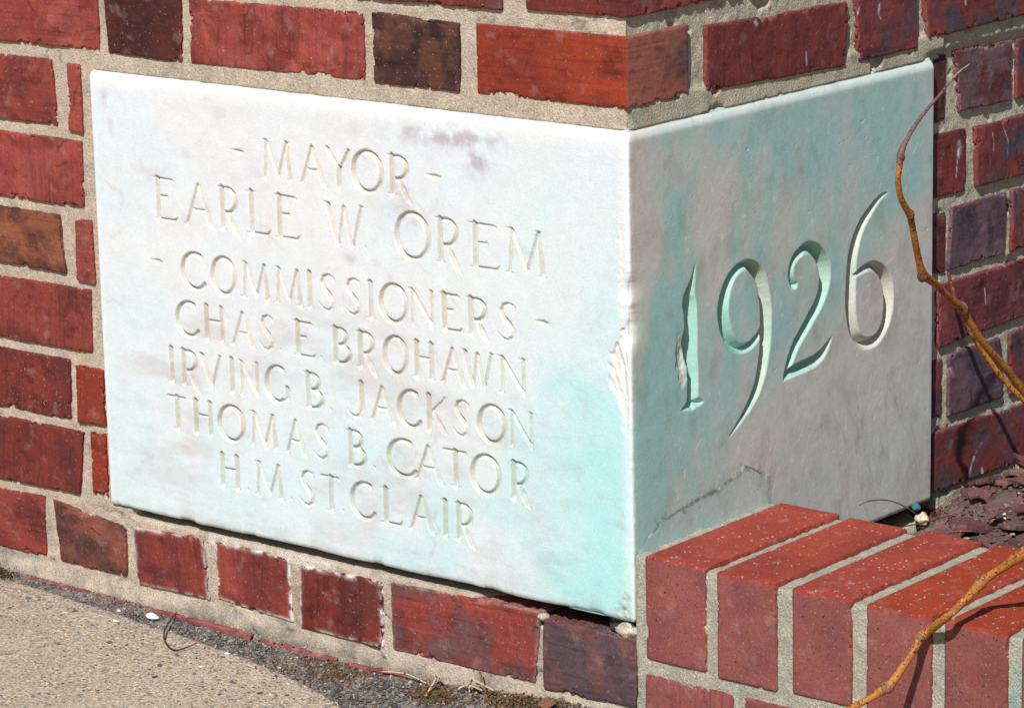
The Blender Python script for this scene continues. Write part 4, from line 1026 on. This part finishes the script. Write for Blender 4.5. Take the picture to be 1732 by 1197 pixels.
def grit_strip():
    ax = lin_axis([(-1200, -860, 20), (-860, 60, 2.5), (60, 700, 30)]); tt = np.linspace(0, 1, 40).astype(np.float32)
    Xg, T = np.meshgrid(ax, tt, indexing='ij')
    y0 = strip_y(Xg) - 3; Y = y0 * (1 - T) + 6 * T
    P = np.stack([Xg, Y, Xg * 0], -1)
    n = fbm(P, 14, 4, 311); n2 = fbm(P, 4, 2, 312)
    Zg = strip_z(Xg, Y) - .3 + (n * 2.2 + n2 * 1.2) * sst(T, 0, .15) - 2.2 * (1 - sst(T, 0, .1))
    V = np.stack([Xg, Y, Zg], -1)
    C = np.broadcast_to(np.array([.205, .18, .16], dtype=np.float32), V.shape).copy() * (1 + .35 * n[..., None] + .3 * n2[..., None])
    C = mix(C, np.array([.26, .20, .14], dtype=np.float32), sst(fbm(P, 35, 3, 313), .0, .5) * .7)
    o = mesh_obj('grit_bed', V.reshape(-1, 3), grid_faces(*Xg.shape).reshape(-1, 4)[:, ::-1], M_soil, None, C.reshape(-1, 3))
    o['label'] = 'dark tarry grit bed along the foot of the brick wall'; o['kind'] = 'stuff'; o['category'] = 'grit'
    rs = np.random.RandomState(31); n = 9500
    x = -880 + 940 * rs.rand(n) ** .7; t = rs.rand(n) ** .9
    y = strip_y(x) * (1 - t) - 5 * (1 - t) + 2 * t
    z = strip_z(x, y)
    big = sst(x, -560, -150)
    R = rs.uniform(.45, 1.15, n) * (1 + 1.2 * big * rs.rand(n)) 
    bl = rs.rand(n) < .025 * big; R[bl] = rs.uniform(2, 3.6, bl.sum())
    C = np.stack([x, y, z + R * .3], 1)
    pal = [(.10, .09, .09), (.17, .155, .145), (.05, .05, .06), (.25, .22, .19), (.45, .40, .34), (.13, .065, .04), (.20, .145, .10)]
    o = pebbles('loose_grit', C, R, pick(rs, n, pal, [5, 4, 3, 2, .8, 1.2, 1]), .7, 32, M_grit)
    o['label'] = 'blue-grey and brown grit scattered at the foot of the wall'; o['category'] = 'grit'
grit_strip()

def walk_stones():
    rs = np.random.RandomState(41); n = 5200
    x = rs.uniform(-860, 0, n); y = -400 + 400 * rs.rand(n) ** .7
    m = y < strip_y(x) - 2; x, y = x[m], y[m]; n = len(x)
    nearm = np.exp((y - strip_y(x)) / 60)
    R = rs.uniform(.4, 1.3, n); bg_ = rs.rand(n) < .05; R[bg_] = rs.uniform(1.5, 2.8, bg_.sum())
    keep = rs.rand(n) < (.35 + .65 * nearm + .4 * sst(x, -500, -200)); x, y, R = x[keep], y[keep], R[keep]; n = len(x)
    C = np.stack([x, y, zg(x) + R * .05 + .3], 1)
    pal = [(.095, .10, .125), (.06, .06, .07), (.22, .19, .17), (.62, .55, .45), (.42, .24, .11), (.32, .14, .08)]
    o = pebbles('embedded_pebbles', C, R, pick(rs, n, pal, [6, 4, 2, 2.5, .7, .5]), .45, 42, M_grit)
    o['label'] = 'small dark and pale pebbles showing in the tan sidewalk'; o['category'] = 'pebbles'
walk_stones()

def tag(o, label, cat, group=None):
    o['label'] = label; o['category'] = cat
    if group: o['group'] = group
    return o
xx = -566
tag(rough_lump('pebble', None, (-565, -13, zg(-565) + 5), 6.0, 8, M_grit, (.80, .79, .78), (1.5, .9, .62), flat=True), 'bright white pebble in the grit below the marble', 'pebble')
tag(rough_lump('pebble', None, (-590, -36, zg(-590) + 1), 3.0, 9, M_grit, (.72, .68, .62), (1.5, .9, .4), flat=True), 'small pale flat pebble on the sidewalk left of the black bent root', 'pebble')
tag(rough_lump('pebble', None, (-610, -13, zg(-600) + 1), 2.6, 19, M_grit, (.62, .52, .44), (1.2, .9, .6), flat=True), 'small buff pebble just left of the bright white pebble', 'pebble')
tag(rough_lump('pebble', None, (-205, -58, zg(-205) + 6), 3.4, 10, M_grit, (.78, .74, .64), (1.1, .9, .9), flat=True), 'cream angular pebble among the dark grit at the bottom', 'pebble')
tag(rough_lump('rock', None, (-262, -108, zg(-262) + 2), 16.0, 12, M_grit, (.20, .23, .24), (1.4, .9, .5), amp=.5), 'rounded blue-grey rock at the bottom edge of the grit', 'rock')

# ------------------------------------------------------------------ tubes
def tube(name, pts, parent, mat, colf, seg=10, wob=.1, seed=1, sub=6, taper_tip=False):
    """pts: (x,y,z,r) in mm"""
    Pc = np.array(smooth_curve(pts, sub)); n = len(Pc)
    T = np.gradient(Pc[:, :3], axis=0); T /= np.linalg.norm(T, axis=1, keepdims=True) + 1e-9
    up = np.array([.3, .2, .93]); 
    Bn = np.cross(T, up); Bn /= np.linalg.norm(Bn, axis=1, keepdims=True) + 1e-9; Nn = np.cross(Bn, T)
    a = np.linspace(0, 2 * math.pi, seg, endpoint=False)
    rad = Pc[:, 3][:, None] * (1 + wob * fbm(np.stack([np.cos(a)[None] * 6 + Pc[:, 0:1], np.sin(a)[None] * 6 + Pc[:, 1:2], Pc[:, 2:3] + 0 * a[None]], -1), 9, 3, seed))
    V = Pc[:, None, :3] + rad[..., None] * (np.cos(a)[None, :, None] * Bn[:, None] + np.sin(a)[None, :, None] * Nn[:, None])
    F = []
    for i in range(n - 1):
        for j in range(seg):
            k = (j + 1) % seg; F.append((i * seg + j, i * seg + k, (i + 1) * seg + k, (i + 1) * seg + j))
    Vf = V.reshape(-1, 3)
    Vf = np.concatenate([Vf, Pc[:1, :3], Pc[-1:, :3]]); c0, c1 = len(Vf) - 2, len(Vf) - 1
    for j in range(seg):
        k = (j + 1) % seg; F.append((c0, k, j, j)); F.append((c1, (n - 1) * seg + j, (n - 1) * seg + k, (n - 1) * seg + k))
    quads = [f for f in F if len(set(f)) == 4]; tr = [f[:3] for f in F if len(set(f)) == 3]
    t = np.repeat(np.linspace(0, 1, n), seg); t = np.concatenate([t, [0, 1]])
    col = colf(t, Vf)
    me = bpy.data.meshes.new(name)
    me.from_pydata((Vf * .001).tolist(), [], quads + [tuple(x) for x in tr])
    at_ = me.attributes.new('Col', 'FLOAT_COLOR', 'POINT'); c = np.ones((len(Vf), 4), dtype=np.float32); c[:, :3] = col; at_.data.foreach_set('color', c.ravel())
    me.polygons.foreach_set('use_smooth', np.ones(len(me.polygons), dtype=bool))
    me.materials.append(mat)
    o = bpy.data.objects.new(name, me); COL.objects.link(o)
    if parent is not None:
        o.parent = parent; o.matrix_parent_inverse = Matrix.Translation(-Vector(parent.location))
    return o

MAIN = [(112, 338.6, 438.7, 0.5), (114, 313.7, 432.9, 0.9), (116, 284.5, 419.7, 1.3), (117, 255.4, 406.2, 1.6), (118, 235.7, 394.0, 1.9), (118, 224.9, 384.0, 2.4), (118, 220.5, 376.6, 3.2), (117, 220.3, 366.0, 2.5), (116, 220.1, 355.8, 2.5), (113, 229.4, 338.8, 2.6), (110, 247.0, 321.8, 3.2), (108, 253.0, 315.5, 3.0), (105, 262.4, 299.2, 2.9), (100, 277.9, 275.2, 3.1), (97, 290.2, 260.1, 4.0), (93, 318.5, 244.5, 3.3), (90, 345.6, 226.9, 3.4), (88, 367.5, 213.9, 4.6), (88, 380.6, 199.1, 3.4), (90, 402.7, 174.9, 3.5), (92, 435.4, 146.7, 3.6), (95, 464.0, 119.1, 3.8), (105, 509.4, 72.7, 4)]
SIDE = [(2, 482.2, 212.5, 1.6), (4, 485.4, 199.2, 2.0), (8, 486.4, 186.5, 2.2), (11, 494.2, 173.0, 2.5), (15, 503.6, 154.2, 2.6), (22, 516.7, 132.0, 2.6), (32, 534.7, 105.2, 2.7), (42, 552.8, 85.0, 2.9), (60, 586.4, 52.1, 3)]
LOW = [(245.8, -75, -12.8, 2.6), (259.1, -62, -1.6, 2.6), (271.6, -52, 7.3, 2.8), (280.6, -45, 14.9, 4.2), (283.8, -40, 20.0, 3.4), (286.8, -28, 31.8, 3.0), (289.0, -18, 41.5, 3.1), (289.5, -12, 48.2, 4.2), (294.3, -6, 53.3, 3.6), (319.8, -18.6, 74, 3.2), (325.2, -1.8, 84, 3.2), (327.0, 14.9, 92, 4.2), (330.9, 20.7, 97, 3.3), (343.5, 24.1, 107, 3.6), (357.0, 25.9, 118, 5.0), (373.9, 25.3, 132, 4.0), (419.6, 7.8, 165, 4.5)]
def barkcol(t, V):
    a = np.array([.42, .155, .022], dtype=np.float32); b = np.array([.24, .075, .02], dtype=np.float32)
    c = mix(np.broadcast_to(a, V.shape).copy(), b, sst(fbm(V + 900, 14, 3, 401), -.1, .5) * .8)
    return mix(c, np.array([.09, .035, .02], dtype=np.float32), sst(fbm(V + 900, 4, 2, 402), .3, .6) * .6)
def maincol(t, V):
    c = barkcol(t, V)
    return mix(c, np.array([.20, .11, .12], dtype=np.float32), 1 - sst(V[:, 2], 366, 374))
def maincol(t, V):
    c = barkcol(t, V)
    c = mix(c, np.array([.17, .085, .09], dtype=np.float32), sst(V[:, 2], 368, 376))
    return mix(c, np.array([.42, .33, .30], dtype=np.float32), sst(V[:, 2], 425, 438) * .8)
vine = thing('vine', 'orange-brown bare vine with a thin purple-brown curved tip in front of the date face', 'vine', (0.46, 0.1, 0.12))
vine.location = (0.095, 0.464, 0.119)
tube('stem', MAIN, vine, M_bark, maincol, seg=12, seed=3)
for k, (i, r, dx) in enumerate([(6, 3.6, 0), (10, 3.8, 1.5), (14, 4.6, -2), (17, 5.4, 1)]):
    p = MAIN[i]; rough_lump('bud', vine, (p[0] + .5, p[1] + dx, p[2] - 1), r, 60 + k, M_bark, (.13, .045, .03), (1, .9, 1.2), n=9, amp=.35)
shoot = thing('vine_shoot', 'second vine shoot from a stub on the right bricks, throwing the long thin shadow', 'vine', (0.042, 0.553, 0.085))
tube('stem', SIDE[2:], shoot, M_bark, barkcol, seg=10, seed=4)
tube('stub', [(2, 480.5, 216.5, 1.2)] + SIDE[:3], shoot, M_bark, lambda t, V: mix(np.broadcast_to(np.array([.16, .05, .03], dtype=np.float32), V.shape).copy(), np.array([.07, .03, .02], dtype=np.float32), sst(fbm(V, 3, 2, 9), 0, .4)), seg=9, seed=5)
twig = thing('twig', 'knobbly orange-brown twig lying across the right end of the planter bricks', 'twig', (0.29, -0.01, 0.05))
tube('stem', LOW, twig, M_bark, barkcol, seg=12, seed=6, wob=.12)
for k, (i, r) in enumerate([(3, 5.2), (7, 4.6), (11, 4.6), (15, 5.4)]):
    p = LOW[i]; rough_lump('node', twig, (p[0], p[1], p[2]), r, 70 + k, M_bark, (.22, .10, .06), (1.1, 1, .9), n=9, amp=.35)
redc = lambda t, V: np.broadcast_to(np.array([.17, .055, .035], dtype=np.float32), V.shape)
tag(tube('tendril', [(14, 315.5, 32.7, 0.45), (18, 325.8, 34.9, 0.6), (22, 343.9, 32.4, 0.6), (26, 362.2, 25.4, 0.6), (30, 380.8, 13.3, 0.7), (34, 391.6, 2.4, 0.7), (38, 395.4, -4.1, 0.6)], None, M_bark, redc, seg=6, seed=1), 'thin red-brown tendril arching in front of the foot of the date face', 'tendril')
tag(tube('tendril', [(76.7, 270.1, 30, 0.4), (79.3, 290.0, 30, 0.6), (83.4, 317.2, 28, 0.7), (84.7, 349.4, 26, 0.8), (94.4, 373.5, 28, 0.7)], None, M_bark, redc, seg=6, seed=1), 'thin tendril lying over the debris behind the blue and cream shard', 'tendril')
tag(tube('tendril', [(169.5, 285.5, 40, 0.5), (164.4, 297.6, 48, 0.6), (155.6, 323.6, 50, 0.7), (153.1, 352.4, 52, 0.7), (156.2, 377.2, 56, 0.8)], None, M_bark, redc, seg=6, seed=1), 'upright curved tendril at the right edge of the planter debris', 'tendril')
tag(tube('tendril', [(115.6, 349.2, 40, 0.5), (123.8, 355.8, 42, 0.6), (142.1, 355.6, 44, 0.6), (166.1, 347.9, 46, 0.6)], None, M_bark, redc, seg=6, seed=1), 'short level tendril among the red chips', 'tendril')
tag(tube('tendril', [(168.9, 213.0, 58, 0.5), (179.1, 218.4, 60, 0.9), (189.2, 225.6, 60, 0.7)], None, M_bark, redc, seg=6, seed=1), 'short dark red stalk lying at the back edge of the planter bricks', 'tendril')

# ---- soil and broken chips inside the planter
def soil_z(x, y):
    return -24 + 76 * sst(x, 4, 112) * (1 - .85 * (1 - sst(y, 318, 385)) * (1 - sst(x, 115, 165))) + 9 * np.exp(-((x - 60) / 22) ** 2 - ((y - 352) / 20) ** 2) - 14 * sst(y, 330, 600) * sst(x, 40, 120) + 8 * sst(y, 470, 520) * (1 - sst(x, 5, 60))
def planter_soil():
    ax = lin_axis([(-4, 420, 4), (420, 900, 30)]); ay = lin_axis([(199, 640, 4), (640, 1000, 30)])
    Xg, Y = np.meshgrid(ax, ay, indexing='ij'); P = np.stack([Xg, Y, Xg * 0], -1)
    n = fbm(P, 30, 4, 501); Z = soil_z(Xg, Y) + 3.5 * n + 1.5 * fbm(P, 8, 2, 502)
    C = np.broadcast_to(np.array([.13, .085, .075], dtype=np.float32), P.shape).copy() * (1 + .4 * n[..., None])
    C = mix(C, np.array([.24, .235, .20], dtype=np.float32), np.maximum((1 - sst(Xg, 18, 40)), (1 - sst(Y, 318, 375)) * (1 - sst(Xg, 115, 160))) * .8)
    C = mix(C, np.array([.20, .19, .08], dtype=np.float32), (1 - sst(Xg, 10, 50)) * sst(fbm(P, 12, 3, 503), -.1, .3) * sst(Y, 470, 520) * .7)
    o = mesh_obj('planter_soil', np.stack([Xg, Y, Z], -1).reshape(-1, 3), grid_faces(*Xg.shape).reshape(-1, 4)[:, ::-1], M_soil, None, C.reshape(-1, 3))
    o['kind'] = 'stuff'; o['label'] = 'dark soil filling the planter behind the upright bricks'; o['category'] = 'soil'
planter_soil()
def flake(name, c, size, thick, seed, col, tilt, az, parent=None, edgecol=None, k=None):
    """a split chip: irregular polygon with a worn rim, slightly curved"""
    rs = np.random.RandomState(seed); k = k or rs.randint(5, 9)
    a = np.sort(rs.uniform(0, 2 * math.pi, k) * .35 + np.linspace(0, 2 * math.pi, k, endpoint=False)); r = rs.uniform(.6, 1.1, k) * size
    ex, ey = r * np.cos(a), r * np.sin(a) * rs.uniform(.5, .85)
    m = 6   # subdivide the outline
    ox, oy = [], []
    for i in range(k):
        j = (i + 1) % k
        for t in np.linspace(0, 1, m, endpoint=False):
            ox.append(ex[i] * (1 - t) + ex[j] * t + rs.uniform(-.03, .03) * size); oy.append(ey[i] * (1 - t) + ey[j] * t + rs.uniform(-.03, .03) * size)
    ox, oy = np.array(ox), np.array(oy); n = len(ox)
    curv = rs.uniform(-.0015, .003)
    rings = [(1.0, -thick / 2), (1.02, 0), (.97, thick / 2), (.6, thick / 2), (.25, thick / 2), (0.01, thick / 2)]
    V = []
    for f, z in rings: V.append(np.stack([ox * f, oy * f, z + curv * (ox * ox + oy * oy) * f * f + 0 * ox], 1))
    V.append(np.stack([ox * .01, oy * .01, -thick / 2 + 0 * ox], 1)); rings.append(None)
    V = np.concatenate(V); nz = fbm(V + seed * 31, size * .5, 3, seed); V[:, 2] += nz * thick * .5
    F = []
    for q in range(len(rings) - 2):
        for i in range(n):
            j = (i + 1) % n; F.append((q * n + i, q * n + j, (q + 1) * n + j, (q + 1) * n + i))
    q = len(rings) - 1
    for i in range(n):
        j = (i + 1) % n; F.append((i, q * n + i, q * n + j, j))
    Rm = np.array(Matrix.Rotation(az, 3, 'Z') @ Matrix.Rotation(tilt, 3, 'X') @ Matrix.Rotation(rs.uniform(-.25, .25), 3, 'Y'))
    P = V @ Rm.T + np.array(c)
    Cc = np.broadcast_to(np.array(col, dtype=np.float32), P.shape) * (1 + .35 * nz[:, None])
    Cc = mix(Cc, np.array([.10, .09, .12], dtype=np.float32), sst(fbm(V + seed * 17, 9, 3, 5), .1, .5) * .5)
    return mesh_obj(name, P, np.array(F), M_chip, parent, Cc, smooth=False)
M_chip = mat_attr('split_chip', rough=.75, spec=.3, grain=.2, gscale=400, bump=.5, bscale=350, bdist=.001, speck=[((.6, .55, .5), .74, 300)])
rs = np.random.RandomState(77)
big = [((27, 464), 14, (.115, .05, .048)), ((128, 362, 7), 36, (.15, .06, .058)), ((150, 340, 9), 26, (.12, .07, .07)), ((74, 460, 4), 20, (.13, .05, .05)), ((172, 244, 6), 30, (.13, .05, .05)), ((212, 262, 6), 26, (.16, .08, .075)), ((100, 465, 10), 26, (.12, .05, .05)),
       ((104, 372, 5), 18, (.13, .055, .055)), ((172, 216, 5), 20, (.14, .055, .055)), ((200, 330, 9), 30, (.11, .06, .065)), ((72, 415, 3), 18, (.14, .05, .05)), ((140, 420, 8), 28, (.13, .055, .05)), ((50, 545, 6), 24, (.12, .05, .05)), ((95, 560, 9), 30, (.13, .055, .055)), ((180, 420, 12), 32, (.12, .055, .055)), ((230, 210, 4), 20, (.13, .055, .055)), ((185, 205, 3), 15, (.13, .055, .05))]
gl = 'maroon split stone chip lying among others in the planter'
BL = {0: 'small maroon chip touching the bright white chip', 1: 'largest flat maroon slab lying behind the third planter brick', 2: 'broad brown-maroon slab just right of the largest maroon slab', 3: 'maroon chip a little right of the bright white chip', 4: 'chip resting at the back edge of the fourth planter brick',
      5: 'lighter pinkish chip at the right frame edge behind the fourth planter brick', 6: 'maroon chip under the turquoise shard at the right', 7: 'maroon chip just right of the cream and turquoise shard', 8: 'chip leaning on the back of the third planter brick', 9: 'grey-maroon slab under the upright curved tendril'}
for i, (p, sz, c) in enumerate(big):
    z = float(soil_z(p[0], p[1])) + (p[2] if len(p) > 2 else 4)
    tag(flake('stone_chip', (p[0], p[1], z), sz, rs.uniform(3, 6), 200 + i, c, rs.uniform(-.3, .3), rs.uniform(0, 6.28)), BL.get(i, gl), 'stone chip', 'maroon stone chips in the planter')
for i in range(90):
    x, y = rs.uniform(35, 330), rs.uniform(206, 640)
    if y < 215 and x < 90: continue
    if (x < 52 and y < 450) or (38 < x < 92 and 325 < y < 372) or (x < 135 and y < 335): continue
    z = float(soil_z(x, y)) + rs.uniform(1, 10)
    c = (np.array([.14, .058, .056]), np.array([.12, .075, .06]), np.array([.10, .085, .085]), np.array([.16, .05, .04]))[rs.choice(4, p=[.55, .2, .12, .13])] * rs.uniform(.6, 1.3)
    tag(flake('stone_chip', (x, y, z), rs.uniform(8, 22), rs.uniform(2, 5), 400 + i, c, rs.uniform(-.6, .6), rs.uniform(0, 6.28)), gl, 'stone chip', 'maroon stone chips in the planter')
tag(flake('white_chip', (36, 466, float(soil_z(36, 466)) + 11), 13, 6, 901, (.78, .74, .73), .5, .4, k=5), 'bright white chip near the foot of the last wall brick', 'stone chip')
sh = thing('shard', 'small cream and turquoise shard just behind the second and third planter bricks', 'shard', (.066, .33, .03))
rough_lump('cream_half', sh, (58, 351, 19), 7.0, 91, M_chip, (.52, .46, .32), (1.2, 1, .8), flat=True, amp=.6)
rough_lump('turquoise_half', sh, (49, 357, 27), 4.6, 92, M_chip, (.035, .17, .20), (1.1, 1, .9), flat=True, amp=.6)
tag(rough_lump('turquoise_shard', None, (118, 452, float(soil_z(118, 452)) + 12), 6.0, 93, M_chip, (.03, .16, .20), (1.2, 1, .7), flat=True), 'turquoise shard at the right edge of the planter debris', 'shard')
n = 2600
x = rs.uniform(5, 360, n); y = rs.uniform(200, 650, n); kk = ~((x < 120) & (y < 325) & (rs.rand(n) < .8)); x, y = x[kk], y[kk]; n = len(x)
C = np.stack([x, y, np.array([soil_z(a, b) for a, b in zip(x, y)]) + rs.uniform(0, 4, n)], 1)
o = pebbles('fine_debris', C, rs.uniform(1, 3.5, n), pick(rs, n, [(.14, .06, .055), (.10, .07, .065), (.3, .26, .2), (.6, .57, .52), (.22, .12, .07)], [6, 4, 1.2, .35, 1]), .4, 78, M_chip)
o['label'] = 'fine red-brown crumbs between the chips in the planter'; o['category'] = 'debris'
# mossy crumbs along the last wall brick
n = 1100; y = rs.uniform(470, 640, n); x = rs.uniform(2, 22, n)
o = pebbles('moss', np.stack([x, y, -10 + rs.uniform(-2, 5, n) + (y - 470) * .06], 1), rs.uniform(.5, 1.5, n), pick(rs, n, [(.15, .15, .05), (.24, .23, .15), (.25, .14, .05)], [3, 3, 1]), .8, 79, M_chip)
o['label'] = 'yellow-green moss line under the lowest bricks beside the marble'; o['category'] = 'moss'

# black bent root on the sidewalk, dry straws and rootlets at the foot
def flatcol(c): return lambda t, V: np.broadcast_to(np.array(c, dtype=np.float32), V.shape) * (1 + .2 * fbm(V + 100, 6, 2, 3)[:, None])
def gz(x, y, h=0): return float(strip_z(x, y) if y > strip_y(x) else zg(x)) + h
def gpts(l, r, lift=1.2): return [(x, y, gz(x, y, lift + h), r) for x, y, h in l]

tag(tube('root', [(-544, -1, gz(-544, -1, 5), .5), (-537, -20, gz(-537, -20, 7), .8), (-522, -40, gz(-522, -40, 5), .9), (-508, -52, gz(-508, -52, 2), .9), (-489, -60, gz(-489, -60, 1.5), .8), (-482, -50, gz(-482, -50, 3), .7), (-482, -38, gz(-482, -38, 4), .4)], None, M_bark, flatcol((.035, .02, .018)), seg=6), 'thin black bent root hooked over the sidewalk edge', 'root')
st = [([(-209, -29, 3), (-216, -4, 7), (-213, 14, 12), (-206, 18, 10)], 1.1, 'long pale straw bent at its upper end'), ([(-178, -3, 6), (-175, 12, 10), (-170, 18, 13), (-146, 20, 8)], 1.0, 'pale straw fanning up right from the knot'), ([(-178, -3, 5), (-167, 8, 9), (-158, 16, 10)], .8, 'shorter straw beside the fanning one'),
      ([(-186, -13, 4), (-179, -2, 6), (-161, -3, 5)], .9, 'straw crossing the knot of straws'), ([(-281, 5, 4), (-251, 0, 7), (-224, -12, 4)], .8, 'thin brown-white straw just below the big smooth red brick'), ([(-173, -13, 3), (-179, -2, 7), (-189, 6, 8)], .7, 'short straw pointing up left at the knot')]
for l, r, lb_ in st:
    l = [(a, min(b, -6 - 2 * i), c) for i, (a, b, c) in enumerate(l)]
    tag(tube('straw', gpts(l, r, 1), None, M_bark, flatcol((.50, .38, .27)), seg=6), lb_ + ' at the bottom edge', 'straw')
tag(tube('sprig', [(-165, -10, -66, .5), (-162, -10, -74, .7), (-158, -11, -82, .8), (-153, -13, -92, .8)], None, M_bark, flatcol((.20, .085, .04)), seg=6), 'tiny upright brown sprig against the smooth red lower brick', 'sprig')
rs = np.random.RandomState(88)
def moss(cx, cy, sx, n, pal, w, seed, lb_, h=6):
    n = int(n * 2.2)
    x = rs.normal(cx, sx, n); y = np.minimum(rs.normal(cy, sx * .45, n), -5); z = np.array([gz(a, b) for a, b in zip(x, y)]) + np.abs(rs.normal(0, h * .5, n))
    o = pebbles('moss', np.stack([x, y, z], 1), rs.uniform(.4, 1.25, n), pick(rs, n, pal, w) * .55, .9, seed, M_grit, jitter=.5)
    o['label'] = lb_; o['category'] = 'moss'
OB = [(.30, .14, .035), (.20, .09, .03), (.12, .11, .03), (.28, .21, .12)]
moss(-792, -12, 13, 380, [(.27, .14, .03), (.14, .15, .03), (.10, .06, .02)], [3, 3, 1], 1, 'rusty green moss tuft at the far left foot of the wall', 9)
moss(-335, -20, 26, 240, OB, [3, 2, 1, 1], 2, 'brown moss patch in the grit below the marble middle', 3)
moss(-208, -24, 14, 260, OB, [3, 2, 2, 1], 3, 'rust-brown moss beside the straws', 5)
moss(-128, -12, 16, 240, OB, [3, 2, 1, 1], 4, 'orange-brown moss against the last wall brick', 6)
moss(-90, -12, 16, 160, [(.14, .06, .03), (.10, .10, .03), (.3, .2, .12)], [3, 2, 1], 5, 'dark moss at the bottom edge near the planter', 5)
rs2 = np.random.RandomState(5)
tag(flake('dead_leaf', (-84, -16, gz(-84, -16, 7)), 9, 1.0, 977, (.17, .07, .04), .7, .3), 'curled brown dead leaf at the bottom edge near the planter', 'leaf')
